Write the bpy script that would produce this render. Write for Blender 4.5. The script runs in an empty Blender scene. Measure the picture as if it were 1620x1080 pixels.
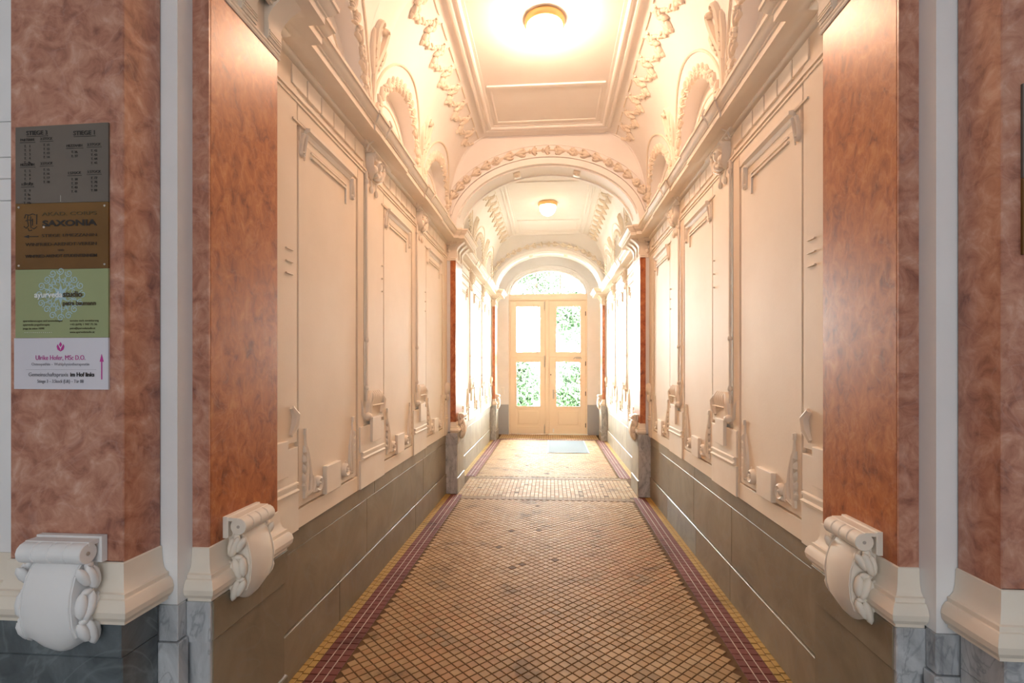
import bpy, bmesh, math, random
from mathutils import Vector, Matrix
random.seed(7)
PI = math.pi
SC = bpy.context.scene
COL = SC.collection

# ------------------------------------------------------------------ camera
F, VX, HY = 800.0, 871.0, 582.0            # focal length and axis vanishing point of the 1620x1080 frame
YAW = math.atan((VX - 810) / F)
cam_d = bpy.data.cameras.new('camera')
cam_d.sensor_width = 36
cam_d.lens = F / 1620 * 36
cam_d.shift_y = (HY - 540) / 1620
cam_d.clip_start = 0.02
cam = bpy.data.objects.new('camera', cam_d)
COL.objects.link(cam)
cam.location = (0.05, 0, 1.6)
cam.rotation_euler = (PI / 2, 0, YAW)
SC.camera = cam

# ------------------------------------------------------------------ world, daylight, exposure
world = bpy.data.worlds.new('world')
SC.world = world
world.use_nodes = True
bg = world.node_tree.nodes['Background']
bg.inputs[0].default_value = (1.0, 1.0, 1.0, 1)
bg.inputs[1].default_value = 158.0

def area_light(name, loc, rot, sx, sy, energy, color, portal=False):
    d = bpy.data.lights.new(name, 'AREA')
    d.shape = 'RECTANGLE'
    d.size, d.size_y = sx, sy
    d.energy = energy
    d.color = color
    o = bpy.data.objects.new(name, d)
    COL.objects.link(o)
    o.location = loc
    o.rotation_euler = rot
    if portal:
        d.cycles.is_portal = True
    return o

# daylight through the garden door (portal for the sky) and through the street door behind the camera
area_light('garden_door_portal', (0, 12.5, 2.05), (-PI / 2, 0, 0), 2.0, 4.1, 1, (1, 1, 1), True)
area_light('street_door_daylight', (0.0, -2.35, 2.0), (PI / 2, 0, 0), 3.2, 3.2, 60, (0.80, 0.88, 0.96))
LAMP_STRENGTH = 156.0
LAMP_COLOR = (1.0, 0.615, 0.405)
SC.view_settings.view_transform = 'Standard'
SC.view_settings.look = 'None'
SC.view_settings.exposure = 0.0
SC.view_settings.gamma = 1.0
SC.view_settings.use_curve_mapping = False
SC.cycles.max_bounces = 10
SC.cycles.diffuse_bounces = 6

# ------------------------------------------------------------------ materials
def mat(name, color, rough=0.6, metal=0.0, emit=None, spec=0.5):
    m = bpy.data.materials.new(name)
    m.use_nodes = True
    b = m.node_tree.nodes['Principled BSDF']
    b.inputs['Base Color'].default_value = (*color, 1)
    b.inputs['Roughness'].default_value = rough
    b.inputs['Metallic'].default_value = metal
    b.inputs['Specular IOR Level'].default_value = spec
    if emit:
        b.inputs['Emission Color'].default_value = (*emit[0], 1)
        b.inputs['Emission Strength'].default_value = emit[1]
    return m

def N(nt, t, **kw):
    n = nt.nodes.new(t)
    for k, v in kw.items():
        setattr(n, k, v)
    return n

def noise_mat(name, stops, scale, rough, detail=6, dist=0.0, bump=0.0, bump_scale=60, scale_vec=None, veins=None, spec=0.5, rnd=0.0):
    m = mat(name, stops[0][1], rough, spec=spec)
    nt = m.node_tree
    b = nt.nodes['Principled BSDF']
    geo = N(nt, 'ShaderNodeNewGeometry')
    mp = N(nt, 'ShaderNodeMapping')
    if scale_vec:
        mp.inputs['Scale'].default_value = scale_vec
    nt.links.new(geo.outputs['Position'], mp.inputs['Vector'])
    nz = N(nt, 'ShaderNodeTexNoise')
    nz.inputs['Scale'].default_value = scale
    nz.inputs['Detail'].default_value = detail
    nz.inputs['Roughness'].default_value = 0.62
    nz.inputs['Distortion'].default_value = dist
    nt.links.new(mp.outputs[0], nz.inputs['Vector'])
    cr = N(nt, 'ShaderNodeValToRGB')
    e = cr.color_ramp.elements
    while len(e) < len(stops):
        e.new(0.5)
    for i, (p, c) in enumerate(stops):
        e[i].position = p
        e[i].color = (*c, 1)
    nt.links.new(nz.outputs['Fac'], cr.inputs['Fac'])
    out = cr.outputs['Color']
    if veins:
        vc, vs, amt = veins
        v = N(nt, 'ShaderNodeTexNoise')
        v.inputs['Scale'].default_value = vs
        v.inputs['Detail'].default_value = 4
        v.inputs['Distortion'].default_value = 2.2
        nt.links.new(mp.outputs[0], v.inputs['Vector'])
        r2 = N(nt, 'ShaderNodeValToRGB')
        ee = r2.color_ramp.elements
        ee.new(0.5)
        for i, (p, val) in enumerate([(0.475, 0), (0.5, amt), (0.525, 0)]):
            ee[i].position = p
            ee[i].color = (val, val, val, 1)
        nt.links.new(v.outputs['Fac'], r2.inputs['Fac'])
        mx = N(nt, 'ShaderNodeMixRGB')
        nt.links.new(r2.outputs['Color'], mx.inputs['Fac'])
        nt.links.new(out, mx.inputs['Color1'])
        mx.inputs['Color2'].default_value = (*vc, 1)
        out = mx.outputs['Color']
    if rnd:
        oi = N(nt, 'ShaderNodeObjectInfo')
        mr = N(nt, 'ShaderNodeMapRange')
        mr.inputs['To Min'].default_value = 1 - rnd
        mr.inputs['To Max'].default_value = 1 + rnd
        nt.links.new(oi.outputs['Random'], mr.inputs['Value'])
        hs = N(nt, 'ShaderNodeHueSaturation')
        nt.links.new(mr.outputs[0], hs.inputs['Value'])
        nt.links.new(out, hs.inputs['Color'])
        out = hs.outputs['Color']
    nt.links.new(out, b.inputs['Base Color'])
    if bump:
        n2 = N(nt, 'ShaderNodeTexNoise')
        n2.inputs['Scale'].default_value = bump_scale
        n2.inputs['Detail'].default_value = 3
        nt.links.new(geo.outputs['Position'], n2.inputs['Vector'])
        bp = N(nt, 'ShaderNodeBump')
        bp.inputs['Strength'].default_value = bump
        bp.inputs['Distance'].default_value = 0.01
        nt.links.new(n2.outputs['Fac'], bp.inputs['Height'])
        nt.links.new(bp.outputs[0], b.inputs['Normal'])
    return m

M = {}
M['plaster'] = noise_mat('cream_plaster', [(0.3, (0.775, 0.665, 0.535)), (0.7, (0.815, 0.71, 0.585))], 3.0, 0.65, bump=0.05, bump_scale=70, spec=0.3)
M['stucco'] = noise_mat('stucco_relief', [(0.3, (0.79, 0.695, 0.58)), (0.7, (0.83, 0.745, 0.635))], 6.0, 0.6, spec=0.3)
M['white'] = noise_mat('white_paint', [(0.3, (0.80, 0.785, 0.775)), (0.7, (0.85, 0.835, 0.825))], 4.0, 0.5, spec=0.35)
M['ceil'] = noise_mat('ceiling_plaster', [(0.3, (0.86, 0.825, 0.79)), (0.7, (0.89, 0.86, 0.83))], 3.0, 0.7, spec=0.2)
M['marble'] = noise_mat('red_marble', [(0.30, (0.17, 0.042, 0.012)), (0.44, (0.345, 0.094, 0.026)), (0.56, (0.43, 0.137, 0.040)), (0.74, (0.54, 0.235, 0.09))], 20.0, 0.34, detail=10, dist=0.6, scale_vec=(1, 1, 0.75), veins=((0.62, 0.36, 0.25), 5.0, 0.14))
M['marble_pink'] = noise_mat('pink_marble', [(0.28, (0.20, 0.068, 0.045)), (0.44, (0.40, 0.165, 0.105)), (0.58, (0.52, 0.255, 0.17)), (0.74, (0.65, 0.40, 0.31))], 15.0, 0.28, detail=10, dist=0.6, veins=((0.74, 0.54, 0.48), 3.0, 0.12))
M['stone'] = noise_mat('grey_green_stone', [(0.3, (0.165, 0.13, 0.085)), (0.5, (0.225, 0.18, 0.12)), (0.7, (0.28, 0.23, 0.16))], 2.6, 0.42, detail=7, dist=0.8, veins=((0.22, 0.21, 0.18), 2.0, 0.35), rnd=0.13)
M['stone_dark'] = noise_mat('dark_green_stone', [(0.3, (0.13, 0.13, 0.11)), (0.5, (0.20, 0.20, 0.17)), (0.7, (0.27, 0.27, 0.23))], 4.0, 0.3, detail=7, dist=0.8, veins=((0.10, 0.10, 0.09), 2.5, 0.4))
M['bluestone'] = noise_mat('grey_blue_marble', [(0.28, (0.24, 0.25, 0.26)), (0.45, (0.43, 0.44, 0.45)), (0.6, (0.55, 0.56, 0.57)), (0.75, (0.66, 0.67, 0.68))], 5.0, 0.3, detail=8, dist=1.6, scale_vec=(1.4, 1.4, 0.7), veins=((0.08, 0.09, 0.11), 4.0, 0.4))
M['darkslab'] = noise_mat('dark_grey_marble', [(0.3, (0.055, 0.065, 0.07)), (0.5, (0.12, 0.14, 0.15)), (0.7, (0.22, 0.25, 0.26))], 3.0, 0.3, detail=8, dist=1.8, veins=((0.28, 0.33, 0.33), 2.0, 0.3))
M['grey_paint'] = mat('grey_painted_plinth', (0.36, 0.37, 0.40), 0.6)
M['grout'] = noise_mat('brown_grout', [(0.3, (0.085, 0.042, 0.016)), (0.7, (0.13, 0.068, 0.028))], 20, 0.9, spec=0.1)
def tile_mat(name, c, rough=0.6):
    lo = tuple(x * 0.86 for x in c)
    m = noise_mat(name, [(0.34, tuple(x * 0.55 for x in c)), (0.42, lo), (0.6, c)], 3.2, rough, detail=8, spec=0.12)
    return m
M['tileA'] = tile_mat('tan_tile', (0.37, 0.225, 0.105))
M['tileB'] = tile_mat('orange_tile', (0.365, 0.20, 0.09))
M['tileC'] = tile_mat('pale_tile', (0.42, 0.275, 0.145))
M['tileD'] = tile_mat('grey_worn_tile', (0.29, 0.185, 0.095))
M['tileE'] = tile_mat('dark_broken_tile', (0.16, 0.10, 0.055), 0.7)
M['tileY'] = tile_mat('yellow_border_tile', (0.42, 0.255, 0.075))
M['tileP'] = tile_mat('maroon_border_tile', (0.17, 0.052, 0.04))
M['tileW'] = tile_mat('white_joint', (0.50, 0.40, 0.31), 0.6)
M['brass'] = mat('brass', (0.75, 0.50, 0.22), 0.3, 0.9)
M['globe'] = mat('opal_glass', (0.9, 0.85, 0.78), 0.3, emit=(LAMP_COLOR, LAMP_STRENGTH))
M['globe_off'] = mat('opal_glass_pale', (0.92, 0.90, 0.85), 0.25, emit=((1.0, 0.75, 0.5), 12.0))
M['door'] = mat('cream_door_paint', (0.83, 0.69, 0.53), 0.4)
M['iron'] = mat('dark_iron', (0.12, 0.09, 0.07), 0.45, 0.6)
M['steel'] = mat('pale_steel', (0.55, 0.50, 0.42), 0.35, 0.7)
M['threshold'] = mat('white_threshold', (0.85, 0.83, 0.80), 0.5)
M['mat'] = noise_mat('blue_grey_mat', [(0.3, (0.075, 0.095, 0.11)), (0.7, (0.11, 0.13, 0.145))], 90, 0.9)
M['plate_dark'] = noise_mat('brushed_dark_metal', [(0.3, (0.13, 0.105, 0.085)), (0.7, (0.17, 0.14, 0.115))], 2.0, 0.38, scale_vec=(1, 1, 1), spec=0.4)
M['plate_brass'] = noise_mat('dark_bronze', [(0.3, (0.14, 0.062, 0.012)), (0.7, (0.21, 0.10, 0.022))], 2.5, 0.35, spec=0.4)
M['plate_green'] = mat('sage_green_print', (0.30, 0.335, 0.165), 0.5)
M['plate_white'] = mat('white_print', (0.66, 0.63, 0.68), 0.5)
M['ink'] = mat('black_ink', (0.02, 0.015, 0.012), 0.5)
M['ink_brown'] = mat('brown_ink', (0.07, 0.05, 0.02), 0.5)
M['ink_white'] = mat('white_ink', (0.80, 0.80, 0.78), 0.5)
M['ink_grey'] = mat('grey_ink', (0.16, 0.15, 0.17), 0.5)
M['ink_lgrey'] = mat('light_grey_ink', (0.30, 0.28, 0.31), 0.5)
M['ink_pink'] = mat('magenta_ink', (0.50, 0.035, 0.27), 0.5)
M['ink_blue'] = mat('pale_blue_ink', (0.36, 0.50, 0.56), 0.5)
M['screw'] = mat('steel_screw', (0.6, 0.55, 0.5), 0.3, 0.8)
M['leaf'] = noise_mat('green_leaves', [(0.3, (0.008, 0.022, 0.006)), (0.7, (0.015, 0.040, 0.010))], 1.5, 0.6)
M['bark'] = mat('bark', (0.16, 0.11, 0.08), 0.9)
M['paving'] = noise_mat('pale_gravel', [(0.3, (0.50, 0.50, 0.47)), (0.7, (0.60, 0.60, 0.56))], 5, 0.9)
M['paint_line'] = mat('cream_shadow_joint', (0.45, 0.38, 0.32), 0.8)
g = bpy.data.materials.new('window_glass')
g.use_nodes = True
nt = g.node_tree
nt.nodes.remove(nt.nodes['Principled BSDF'])
tr = N(nt, 'ShaderNodeBsdfTransparent'); gl = N(nt, 'ShaderNodeBsdfGlossy'); mx = N(nt, 'ShaderNodeMixShader'); fr = N(nt, 'ShaderNodeFresnel')
tr.inputs[0].default_value = (0.93, 0.96, 0.94, 1)
gl.inputs['Roughness'].default_value = 0.03
fr.inputs[0].default_value = 1.35
nt.links.new(fr.outputs[0], mx.inputs[0]); nt.links.new(tr.outputs[0], mx.inputs[1]); nt.links.new(gl.outputs[0], mx.inputs[2])
nt.links.new(mx.outputs[0], nt.nodes['Material Output'].inputs[0])
M['glass'] = g

# ------------------------------------------------------------------ mesh helpers
class MB:
    def __init__(self):
        self.v, self.f, self.mi = [], [], []
    def add(self, vs, fs, mi=0):
        o = len(self.v)
        self.v += [tuple(p) for p in vs]
        self.f += [tuple(i + o for i in f) for f in fs]
        self.mi += [mi] * len(fs)
        return self
    def box(self, a, b, mi=0):
        x0, y0, z0 = (min(a[i], b[i]) for i in range(3)); x1, y1, z1 = (max(a[i], b[i]) for i in range(3))
        return self.add([(x0, y0, z0), (x1, y0, z0), (x1, y1, z0), (x0, y1, z0), (x0, y0, z1), (x1, y0, z1), (x1, y1, z1), (x0, y1, z1)],
                        [(0, 3, 2, 1), (4, 5, 6, 7), (0, 1, 5, 4), (1, 2, 6, 5), (2, 3, 7, 6), (3, 0, 4, 7)], mi)
    def bbox(self, fr, a0, a1, b0, b1, h0, h1, bev=0.0, mi=0):
        """block in a relief frame with its face edges chamfered by bev"""
        e = bev
        P = [(a0, b0, h0), (a1, b0, h0), (a1, b1, h0), (a0, b1, h0), (a0, b0, h1 - e), (a1, b0, h1 - e), (a1, b1, h1 - e), (a0, b1, h1 - e)]
        Fs = [(0, 1, 5, 4), (1, 2, 6, 5), (2, 3, 7, 6), (3, 0, 4, 7), (0, 3, 2, 1)]
        if e > 0:
            P += [(a0 + e, b0 + e, h1), (a1 - e, b0 + e, h1), (a1 - e, b1 - e, h1), (a0 + e, b1 - e, h1)]
            Fs += [(4, 5, 9, 8), (5, 6, 10, 9), (6, 7, 11, 10), (7, 4, 8, 11), (8, 9, 10, 11)]
        else:
            Fs += [(4, 5, 6, 7)]
        return self.add([fr(*p) for p in P], Fs, mi)
    def ell(self, c, ax, ay, az, nu=8, nv=5, mi=0):
        """ellipsoid with three axis vectors"""
        c, ax, ay, az = Vector(c), Vector(ax), Vector(ay), Vector(az)
        vs = [c - az]
        for j in range(1, nv):
            t = -PI / 2 + PI * j / nv
            for i in range(nu):
                a = 2 * PI * i / nu
                vs.append(c + math.cos(t) * (math.cos(a) * ax + math.sin(a) * ay) + math.sin(t) * az)
        vs.append(c + az)
        fs = [(0, 1 + (i + 1) % nu, 1 + i) for i in range(nu)]
        for j in range(nv - 2):
            for i in range(nu):
                p, q = 1 + j * nu + i, 1 + j * nu + (i + 1) % nu
                fs.append((p, q, q + nu, p + nu))
        L = len(vs) - 1
        fs += [(L, L - nu + i, L - nu + (i + 1) % nu) for i in range(nu)]
        return self.add(vs, fs, mi)
    def tube(self, pts, rad, n=8, cap=True, mi=0):
        pts = [Vector(p) for p in pts]
        rs = rad if isinstance(rad, (list, tuple)) else [rad] * len(pts)
        vs = []
        up = None
        for i, p in enumerate(pts):
            d = (pts[min(i + 1, len(pts) - 1)] - pts[max(i - 1, 0)]).normalized()
            if up is None:
                up = d.orthogonal().normalized()
            else:
                up = (up - d * up.dot(d)).normalized()
            w = d.cross(up)
            for k in range(n):
                a = 2 * PI * k / n
                vs.append(p + rs[i] * (math.cos(a) * up + math.sin(a) * w))
        fs = []
        for i in range(len(pts) - 1):
            for k in range(n):
                fs.append((i * n + k, i * n + (k + 1) % n, (i + 1) * n + (k + 1) % n, (i + 1) * n + k))
        if cap:
            fs.append(tuple(range(n))[::-1]); fs.append(tuple((len(pts) - 1) * n + k for k in range(n)))
        return self.add(vs, fs, mi)
    def lathe(self, c, prof, n=24, mi=0):
        vs = []
        for r, z in prof:
            for k in range(n):
                a = 2 * PI * k / n
                vs.append((c[0] + r * math.cos(a), c[1] + r * math.sin(a), c[2] + z))
        fs = []
        for i in range(len(prof) - 1):
            for k in range(n):
                fs.append((i * n + k, i * n + (k + 1) % n, (i + 1) * n + (k + 1) % n, (i + 1) * n + k))
        return self.add(vs, fs, mi)
    def ridge(self, fr, path, w, h, base=0.0, mi=0):
        """raised moulded ribbon along a path drawn in a relief frame (leaf, stem, scroll)"""
        n = len(path)
        ws = w if isinstance(w, (list, tuple)) else [w] * n
        hs = h if isinstance(h, (list, tuple)) else [h] * n
        vs = []
        for i, (a, b) in enumerate(path):
            a0, b0 = path[max(i - 1, 0)]; a1, b1 = path[min(i + 1, n - 1)]
            da, db = a1 - a0, b1 - b0
            L = math.hypot(da, db) or 1
            na, nb = -db / L, da / L
            for u, k in ((-1, 0), (-0.75, 0.75), (0, 1), (0.75, 0.75), (1, 0)):
                vs.append(fr(a + na * u * ws[i], b + nb * u * ws[i], base + k * hs[i]))
        fs = []
        for i in range(n - 1):
            for k in range(4):
                fs.append((i * 5 + k, i * 5 + k + 1, (i + 1) * 5 + k + 1, (i + 1) * 5 + k))
        fs.append((0, 1, 2, 3, 4)[::-1]); fs.append(tuple((n - 1) * 5 + k for k in range(5)))
        return self.add(vs, fs, mi)
    def extrude(self, fr, poly, h0, h1, mi=0):
        """polygon in the (a,b) plane of a frame given thickness"""
        n = len(poly)
        vs = [fr(a, b, h0) for a, b in poly] + [fr(a, b, h1) for a, b in poly]
        fs = [tuple(range(n))[::-1], tuple(range(n, 2 * n))] + [(i, (i + 1) % n, n + (i + 1) % n, n + i) for i in range(n)]
        return self.add(vs, fs, mi)
    def sweep(self, fr2, prof, path, closed=False, mi=0):
        """mitred moulding: prof = [(out, z)] carried along path = [(p, y)]; the outside is to the right of travel"""
        n = len(path)
        m = len(prof)
        vs = []
        for i in range(n):
            def nrm(a, b):
                d = (b[0] - a[0], b[1] - a[1]); L = math.hypot(*d) or 1
                return (d[1] / L, -d[0] / L)
            p = path[i]
            n1 = nrm(path[i - 1], p) if (i > 0 or closed) else None
            n2 = nrm(p, path[(i + 1) % n]) if (i < n - 1 or closed) else None
            if n1 is None: n1 = n2
            if n2 is None: n2 = n1
            k = 1 + n1[0] * n2[0] + n1[1] * n2[1]
            o = ((n1[0] + n2[0]) / k, (n1[1] + n2[1]) / k)
            for out, z in prof:
                vs.append(fr2(p[0] + o[0] * out, p[1] + o[1] * out, z))
        fs = []
        for i in range(n if closed else n - 1):
            j = (i + 1) % n
            for k in range(m - 1):
                fs.append((i * m + k, j * m + k, j * m + k + 1, i * m + k + 1))
        if not closed:
            fs.append(tuple(range(m))); fs.append(tuple((n - 1) * m + k for k in range(m))[::-1])
        return self.add(vs, fs, mi)
    def mesh(self, name, mats, smooth=0):
        me = bpy.data.meshes.new(name)
        me.from_pydata(self.v, [], self.f)
        if not isinstance(mats, (list, tuple)):
            mats = [mats]
        for m in mats:
            me.materials.append(m)
        if len(mats) > 1:
            me.polygons.foreach_set('material_index', self.mi)
        bm = bmesh.new(); bm.from_mesh(me)
        bmesh.ops.recalc_face_normals(bm, faces=bm.faces)
        bm.to_mesh(me); bm.free()
        if smooth:
            me.polygons.foreach_set('use_smooth', [True] * len(me.polygons))
            me.set_sharp_from_angle(angle=math.radians(smooth))
        return me

def link(name, me, parent=None, mw=None):
    o = bpy.data.objects.new(name, me)
    COL.objects.link(o)
    if parent is not None:
        o.parent = parent
    if mw is not None:
        o.matrix_basis = mw
    return o
def obj(name, mb, m, parent=None, smooth=0, label=None):
    o = link(name, mb.mesh(name, m, smooth), parent)
    if parent is not None:                       # every root below sits at the world origin or is offset here
        o.matrix_basis = world_of(parent).inverted()
    if label: o['label'] = label
    return o
def world_of(o):
    mw = o.matrix_basis.copy()
    return world_of(o.parent) @ mw if o.parent else mw
def put(name, me, parent, mw):
    """instance-like copy that shares mesh data, placed by a world matrix"""
    return link(name, me, parent, world_of(parent).inverted() @ mw)
def tag(o, label, cat, group=None, kind=None):
    o['label'] = label; o['category'] = cat
    if group: o['group'] = group
    if kind: o['kind'] = kind
    return o
def thing(name, label, cat, loc=(0, 0, 0), group=None, kind=None):
    o = bpy.data.objects.new(name, None)
    COL.objects.link(o)
    o.empty_display_size = 0.1
    o.location = loc
    o.matrix_basis = Matrix.Translation(loc)
    return tag(o, label, cat, group, kind)

W = 1.295                                              # half width of the passage
def wf(s, off=0.0, sc=1):                              # relief frame of a side wall: a along the passage, b up, h out of the wall
    return lambda a, b, h: (s * (W - h), off + a, b)
def w2(s):                                             # plan frame for mitred mouldings
    return lambda p, y, z: (s * (W - p), y, z)
def frame(o, ax, bx, hx):
    o, ax, bx, hx = Vector(o), Vector(ax), Vector(bx), Vector(hx)
    return lambda a, b, h: tuple(o + a * ax + b * bx + h * hx)

def cove_x(z):
    if z <= 3.55: return 1.25
    return 0.72 + 0.53 * math.sqrt(max(0, 1 - (z - 3.55) ** 2))
def cove_pt(s, y, z, h=0.0):
    x = cove_x(z)
    if z > 3.55:
        c, n = (x - 0.72) / 0.53, (z - 3.55)
        nv = Vector((c / 0.53, 0, n)).normalized()
    else:
        nv = Vector((1, 0, 0))
    return Vector((s * (x - nv.x * h), y, z - nv.z * h)), Vector((-s * nv.x, 0, -nv.z))

B1 = (2.2, 6.40)                                        # first bay
P2 = (6.40, 6.86)                                       # arch piers
B2 = (6.86, 11.22)                                      # second bay
P3 = (11.22, 11.66)                                     # piers before the door
YD = 12.2                                               # door wall

# ------------------------------------------------------------------ shell around the passage
for s, nm in ((-1, 'left'), (1, 'right')):
    pass
wallL = thing('wall_left', 'left passage wall of cream stucco panels over a grey stone dado', 'wall', kind='structure')
wallR = thing('wall_right', 'right passage wall of cream stucco panels over a grey stone dado', 'wall', kind='structure')
WALL = {-1: wallL, 1: wallR}
for s in (-1, 1):
    mb = MB().box((s * W, 1.70, 0), (s * 1.62, YD + 0.3, 3.335))
    mb.box((s * 1.46, 1.70, 3.335), (s * 1.62, YD + 0.3, 5.0))  # unseen upper box, added so no sky light leaks in behind the coves
    obj('plaster_wall', mb, M['plaster'], WALL[s])

floor = thing('floor', 'tiled passage floor of tan diamond tiles with maroon side bands', 'floor', kind='structure')
obj('grout_bed', MB().box((-1.62, 2.0, -0.2), (1.62, YD + 0.35, -0.004)), M['grout'], floor)
obj('entrance_slab', MB().box((-2.6, -2.8, -0.2), (2.6, 2.0, 0.0)), M['darkslab'], floor)

# vestibule in which the camera stands
vest = thing('wall_entrance', 'white walls of the dim entrance hall around the passage opening', 'wall', kind='structure')
mb = MB()
for s in (-1, 1):
    mb.box((s * 2.6, -2.8, 0), (s * 2.8, 1.7, 5.0))
    mb.box((s * 1.62, 1.58, 0), (s * 2.8, 1.9, 5.0))
mb.box((-2.8, -2.8, 0), (-1.8, -2.6, 5)); mb.box((1.8, -2.8, 0), (2.8, -2.6, 5)); mb.box((-1.8, -2.8, 3.8), (1.8, -2.6, 5))
mb.box((-1.8, -2.95, 0), (1.8, -2.8, 3.8))
obj('plain_wall', mb, M['white'], vest)
cz = [0.985, 2.157, 2.230, 2.302, 2.42, 3.40]             # the few ruled courses of the white wall beside the left pilaster
for s in (-1, 1):
    for z0, z1 in zip(cz, cz[1:]):
        obj('stone_course', MB().bbox(frame((s * 2.09, 1.58, 0), (1, 0, 0), (0, 0, 1), (0, -1, 0)), -0.39, 0.39, z0 + 0.001, z1 - 0.001, 0, 0.03, 0.002), M['white'], vest)

# ------------------------------------------------------------------ floor tiles
def px_area(x, y):
    xr = x - 0.05
    xc = xr * math.cos(YAW) + y * math.sin(YAW); d = -xr * math.sin(YAW) + y * math.cos(YAW)
    u = 810 + F * xc / d; v = HY + F * 1.6 / d
    return u, v, d
T_KEYS = ['tileA', 'tileB', 'tileC', 'tileD', 'tileE', 'tileY', 'tileP', 'tileW']
T_IDX = {k: i for i, k in enumerate(T_KEYS)}
def tile_geo(hw, hl, rot, g=0.0, z=0.0, h=0.006):
    c, sn = math.cos(rot), math.sin(rot)
    P = []
    for k, zz, e in ((0, -h, 0.0), (1, z - 0.0012, 0.0), (2, z, 0.002)):
        for (a, b) in ((-1, -1), (1, -1), (1, 1), (-1, 1)):
            x, y = a * (hw - e), b * (hl - e)
            P.append((x * c - y * sn, x * sn + y * c, zz))
    Fs = []
    for k in (0, 4):
        for i in range(4):
            Fs.append((k + i, k + (i + 1) % 4, k + 4 + (i + 1) % 4, k + 4 + i))
    Fs.append((8, 9, 10, 11))
    return P, Fs
tiles = []                                              # x, y, half width, half length, rotation, material, family
def diamond_field(x0, x1, y0, y1):
    D = 0.0765
    hs = D / math.sqrt(2) / 2 - 0.0036
    r = 0
    y = y0 + D / 2
    while y < y1 - D * 0.2:
        x = x0 + (D / 2 if r % 2 == 0 else D)
        while x < x1 - D * 0.3:
            n = math.sin(x * 3.1 + 1.3 * y) + math.sin(1.7 * y - 2.2 * x + 2) + random.uniform(-1.3, 1.3)
            m = 'tileB' if n > 1.35 else 'tileC' if n < -1.2 else 'tileA'
            for (cx, cy, rr) in worn:
                if abs(x - cx) + abs(y - cy) < rr and random.random() < 0.75: m = 'tileD'
            for (cx, cy, rr) in broken:
                if abs(x - cx) + abs(y - cy) * 0.8 < rr * 0.85 and random.random() < 0.7: m = 'tileE'
            tiles.append((x, y, hs, hs, PI / 4, m, 'tile'))
            x += D
        y += D / 2; r += 1
worn = [(-0.62, 2.95, 0.14), (0.05, 3.3, 0.06), (-0.15, 2.9, 0.07), (0.75, 3.9, 0.12), (-0.75, 3.7, 0.1), (0.55, 2.7, 0.08)]
broken = [(0.02, 4.93, 0.06), (-0.08, 5.02, 0.04), (-0.32, 4.97, 0.05), (-0.26, 4.05, 0.05), (-0.2, 4.12, 0.03), (0.08, 4.25, 0.05), (0.05, 5.6, 0.05), (-0.1, 5.9, 0.04), (0.4, 5.3, 0.04), (0.30, 4.6, 0.04), (-0.4, 4.5, 0.035), (0.0, 7.7, 0.06), (0.3, 8.2, 0.05), (-0.3, 8.3, 0.05)]
def border(x_in, s, y0, y1):
    """side border: three maroon columns with white lines, two yellow columns, against the wall"""
    y = y0; r = 0; L = 0.060
    while y < y1 - 0.02:
        for k in range(3):
            xc = x_in + 0.0255 + k * 0.050
            tiles.append((s * xc, y + L / 2, 0.0232, L / 2 - 0.0022, 0, 'tileP', 'border_tile'))
        for k in range(2):
            xc = x_in + 0.151 + 0.019 + k * 0.0385
            off = L / 2 if k else 0
            tiles.append((s * xc, y + L / 2 + off * 0.5, 0.0172, L / 2 - 0.0034, 0, 'tileY', 'border_tile'))
        y += L; r += 1
XI = 1.06
diamond_field(-XI, XI, 2.02, 6.15)
for s in (-1, 1): border(XI, s, 2.02, 6.30)
def row_line(y, L, m, x0, x1, n):
    w = (x1 - x0) / n
    for i in range(n):
        tiles.append((x0 + (i + 0.5) * w, y, w / 2 - 0.002, L / 2 - 0.0025, 0, m, 'border_tile'))
row_line(6.19, 0.055, 'tileD', -XI, XI, 42); row_line(6.25, 0.05, 'tileD', -XI, XI, 42)
nx = 44
for j in range(17):
    y = 6.315 + j * 0.0585
    for i in range(nx):
        x = -1.13 + (i + 0.5) * 2.26 / nx
        m = random.choice(['tileA', 'tileC', 'tileA', 'tileC', 'tileB'])
        if abs(y - 6.9) < 0.05 and abs(x + 0.02) < 0.28: m = 'tileB'
        if random.random() < 0.012: m = 'tileE'
        tiles.append((x, y, 2.26 / nx / 2 - 0.0035, 0.0262, 0, m, 'tile'))
row_line(7.34, 0.055, 'tileD', -1.13, 1.13, 42); row_line(7.40, 0.05, 'tileD', -XI, XI, 42)
diamond_field(-XI, XI, 7.43, 11.30)
for s in (-1, 1): border(XI, s, 7.43, 11.34)
row_line(11.33, 0.05, 'tileP', -XI, XI, 42); row_line(11.39, 0.05, 'tileP', -XI, XI, 42)
for j in range(13):
    y = 11.45 + j * 0.0585
    for i in range(nx):
        tiles.append((-1.13 + (i + 0.5) * 2.26 / nx, y, 2.26 / nx / 2 - 0.0035, 0.0262, 0, 'tileC', 'tile'))
vis = {'tile': [], 'border_tile': []}
for i, t in enumerate(tiles):
    u, v, d = px_area(t[0], t[1])
    if -10 < u < 1630 and v < 1084:
        vis[t[6]].append((d, i))
single = set()
for fam in vis:
    single |= {i for _, i in sorted(vis[fam])[:298]}
cache = {}
many = {'tile': MB(), 'border_tile': MB()}
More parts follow.
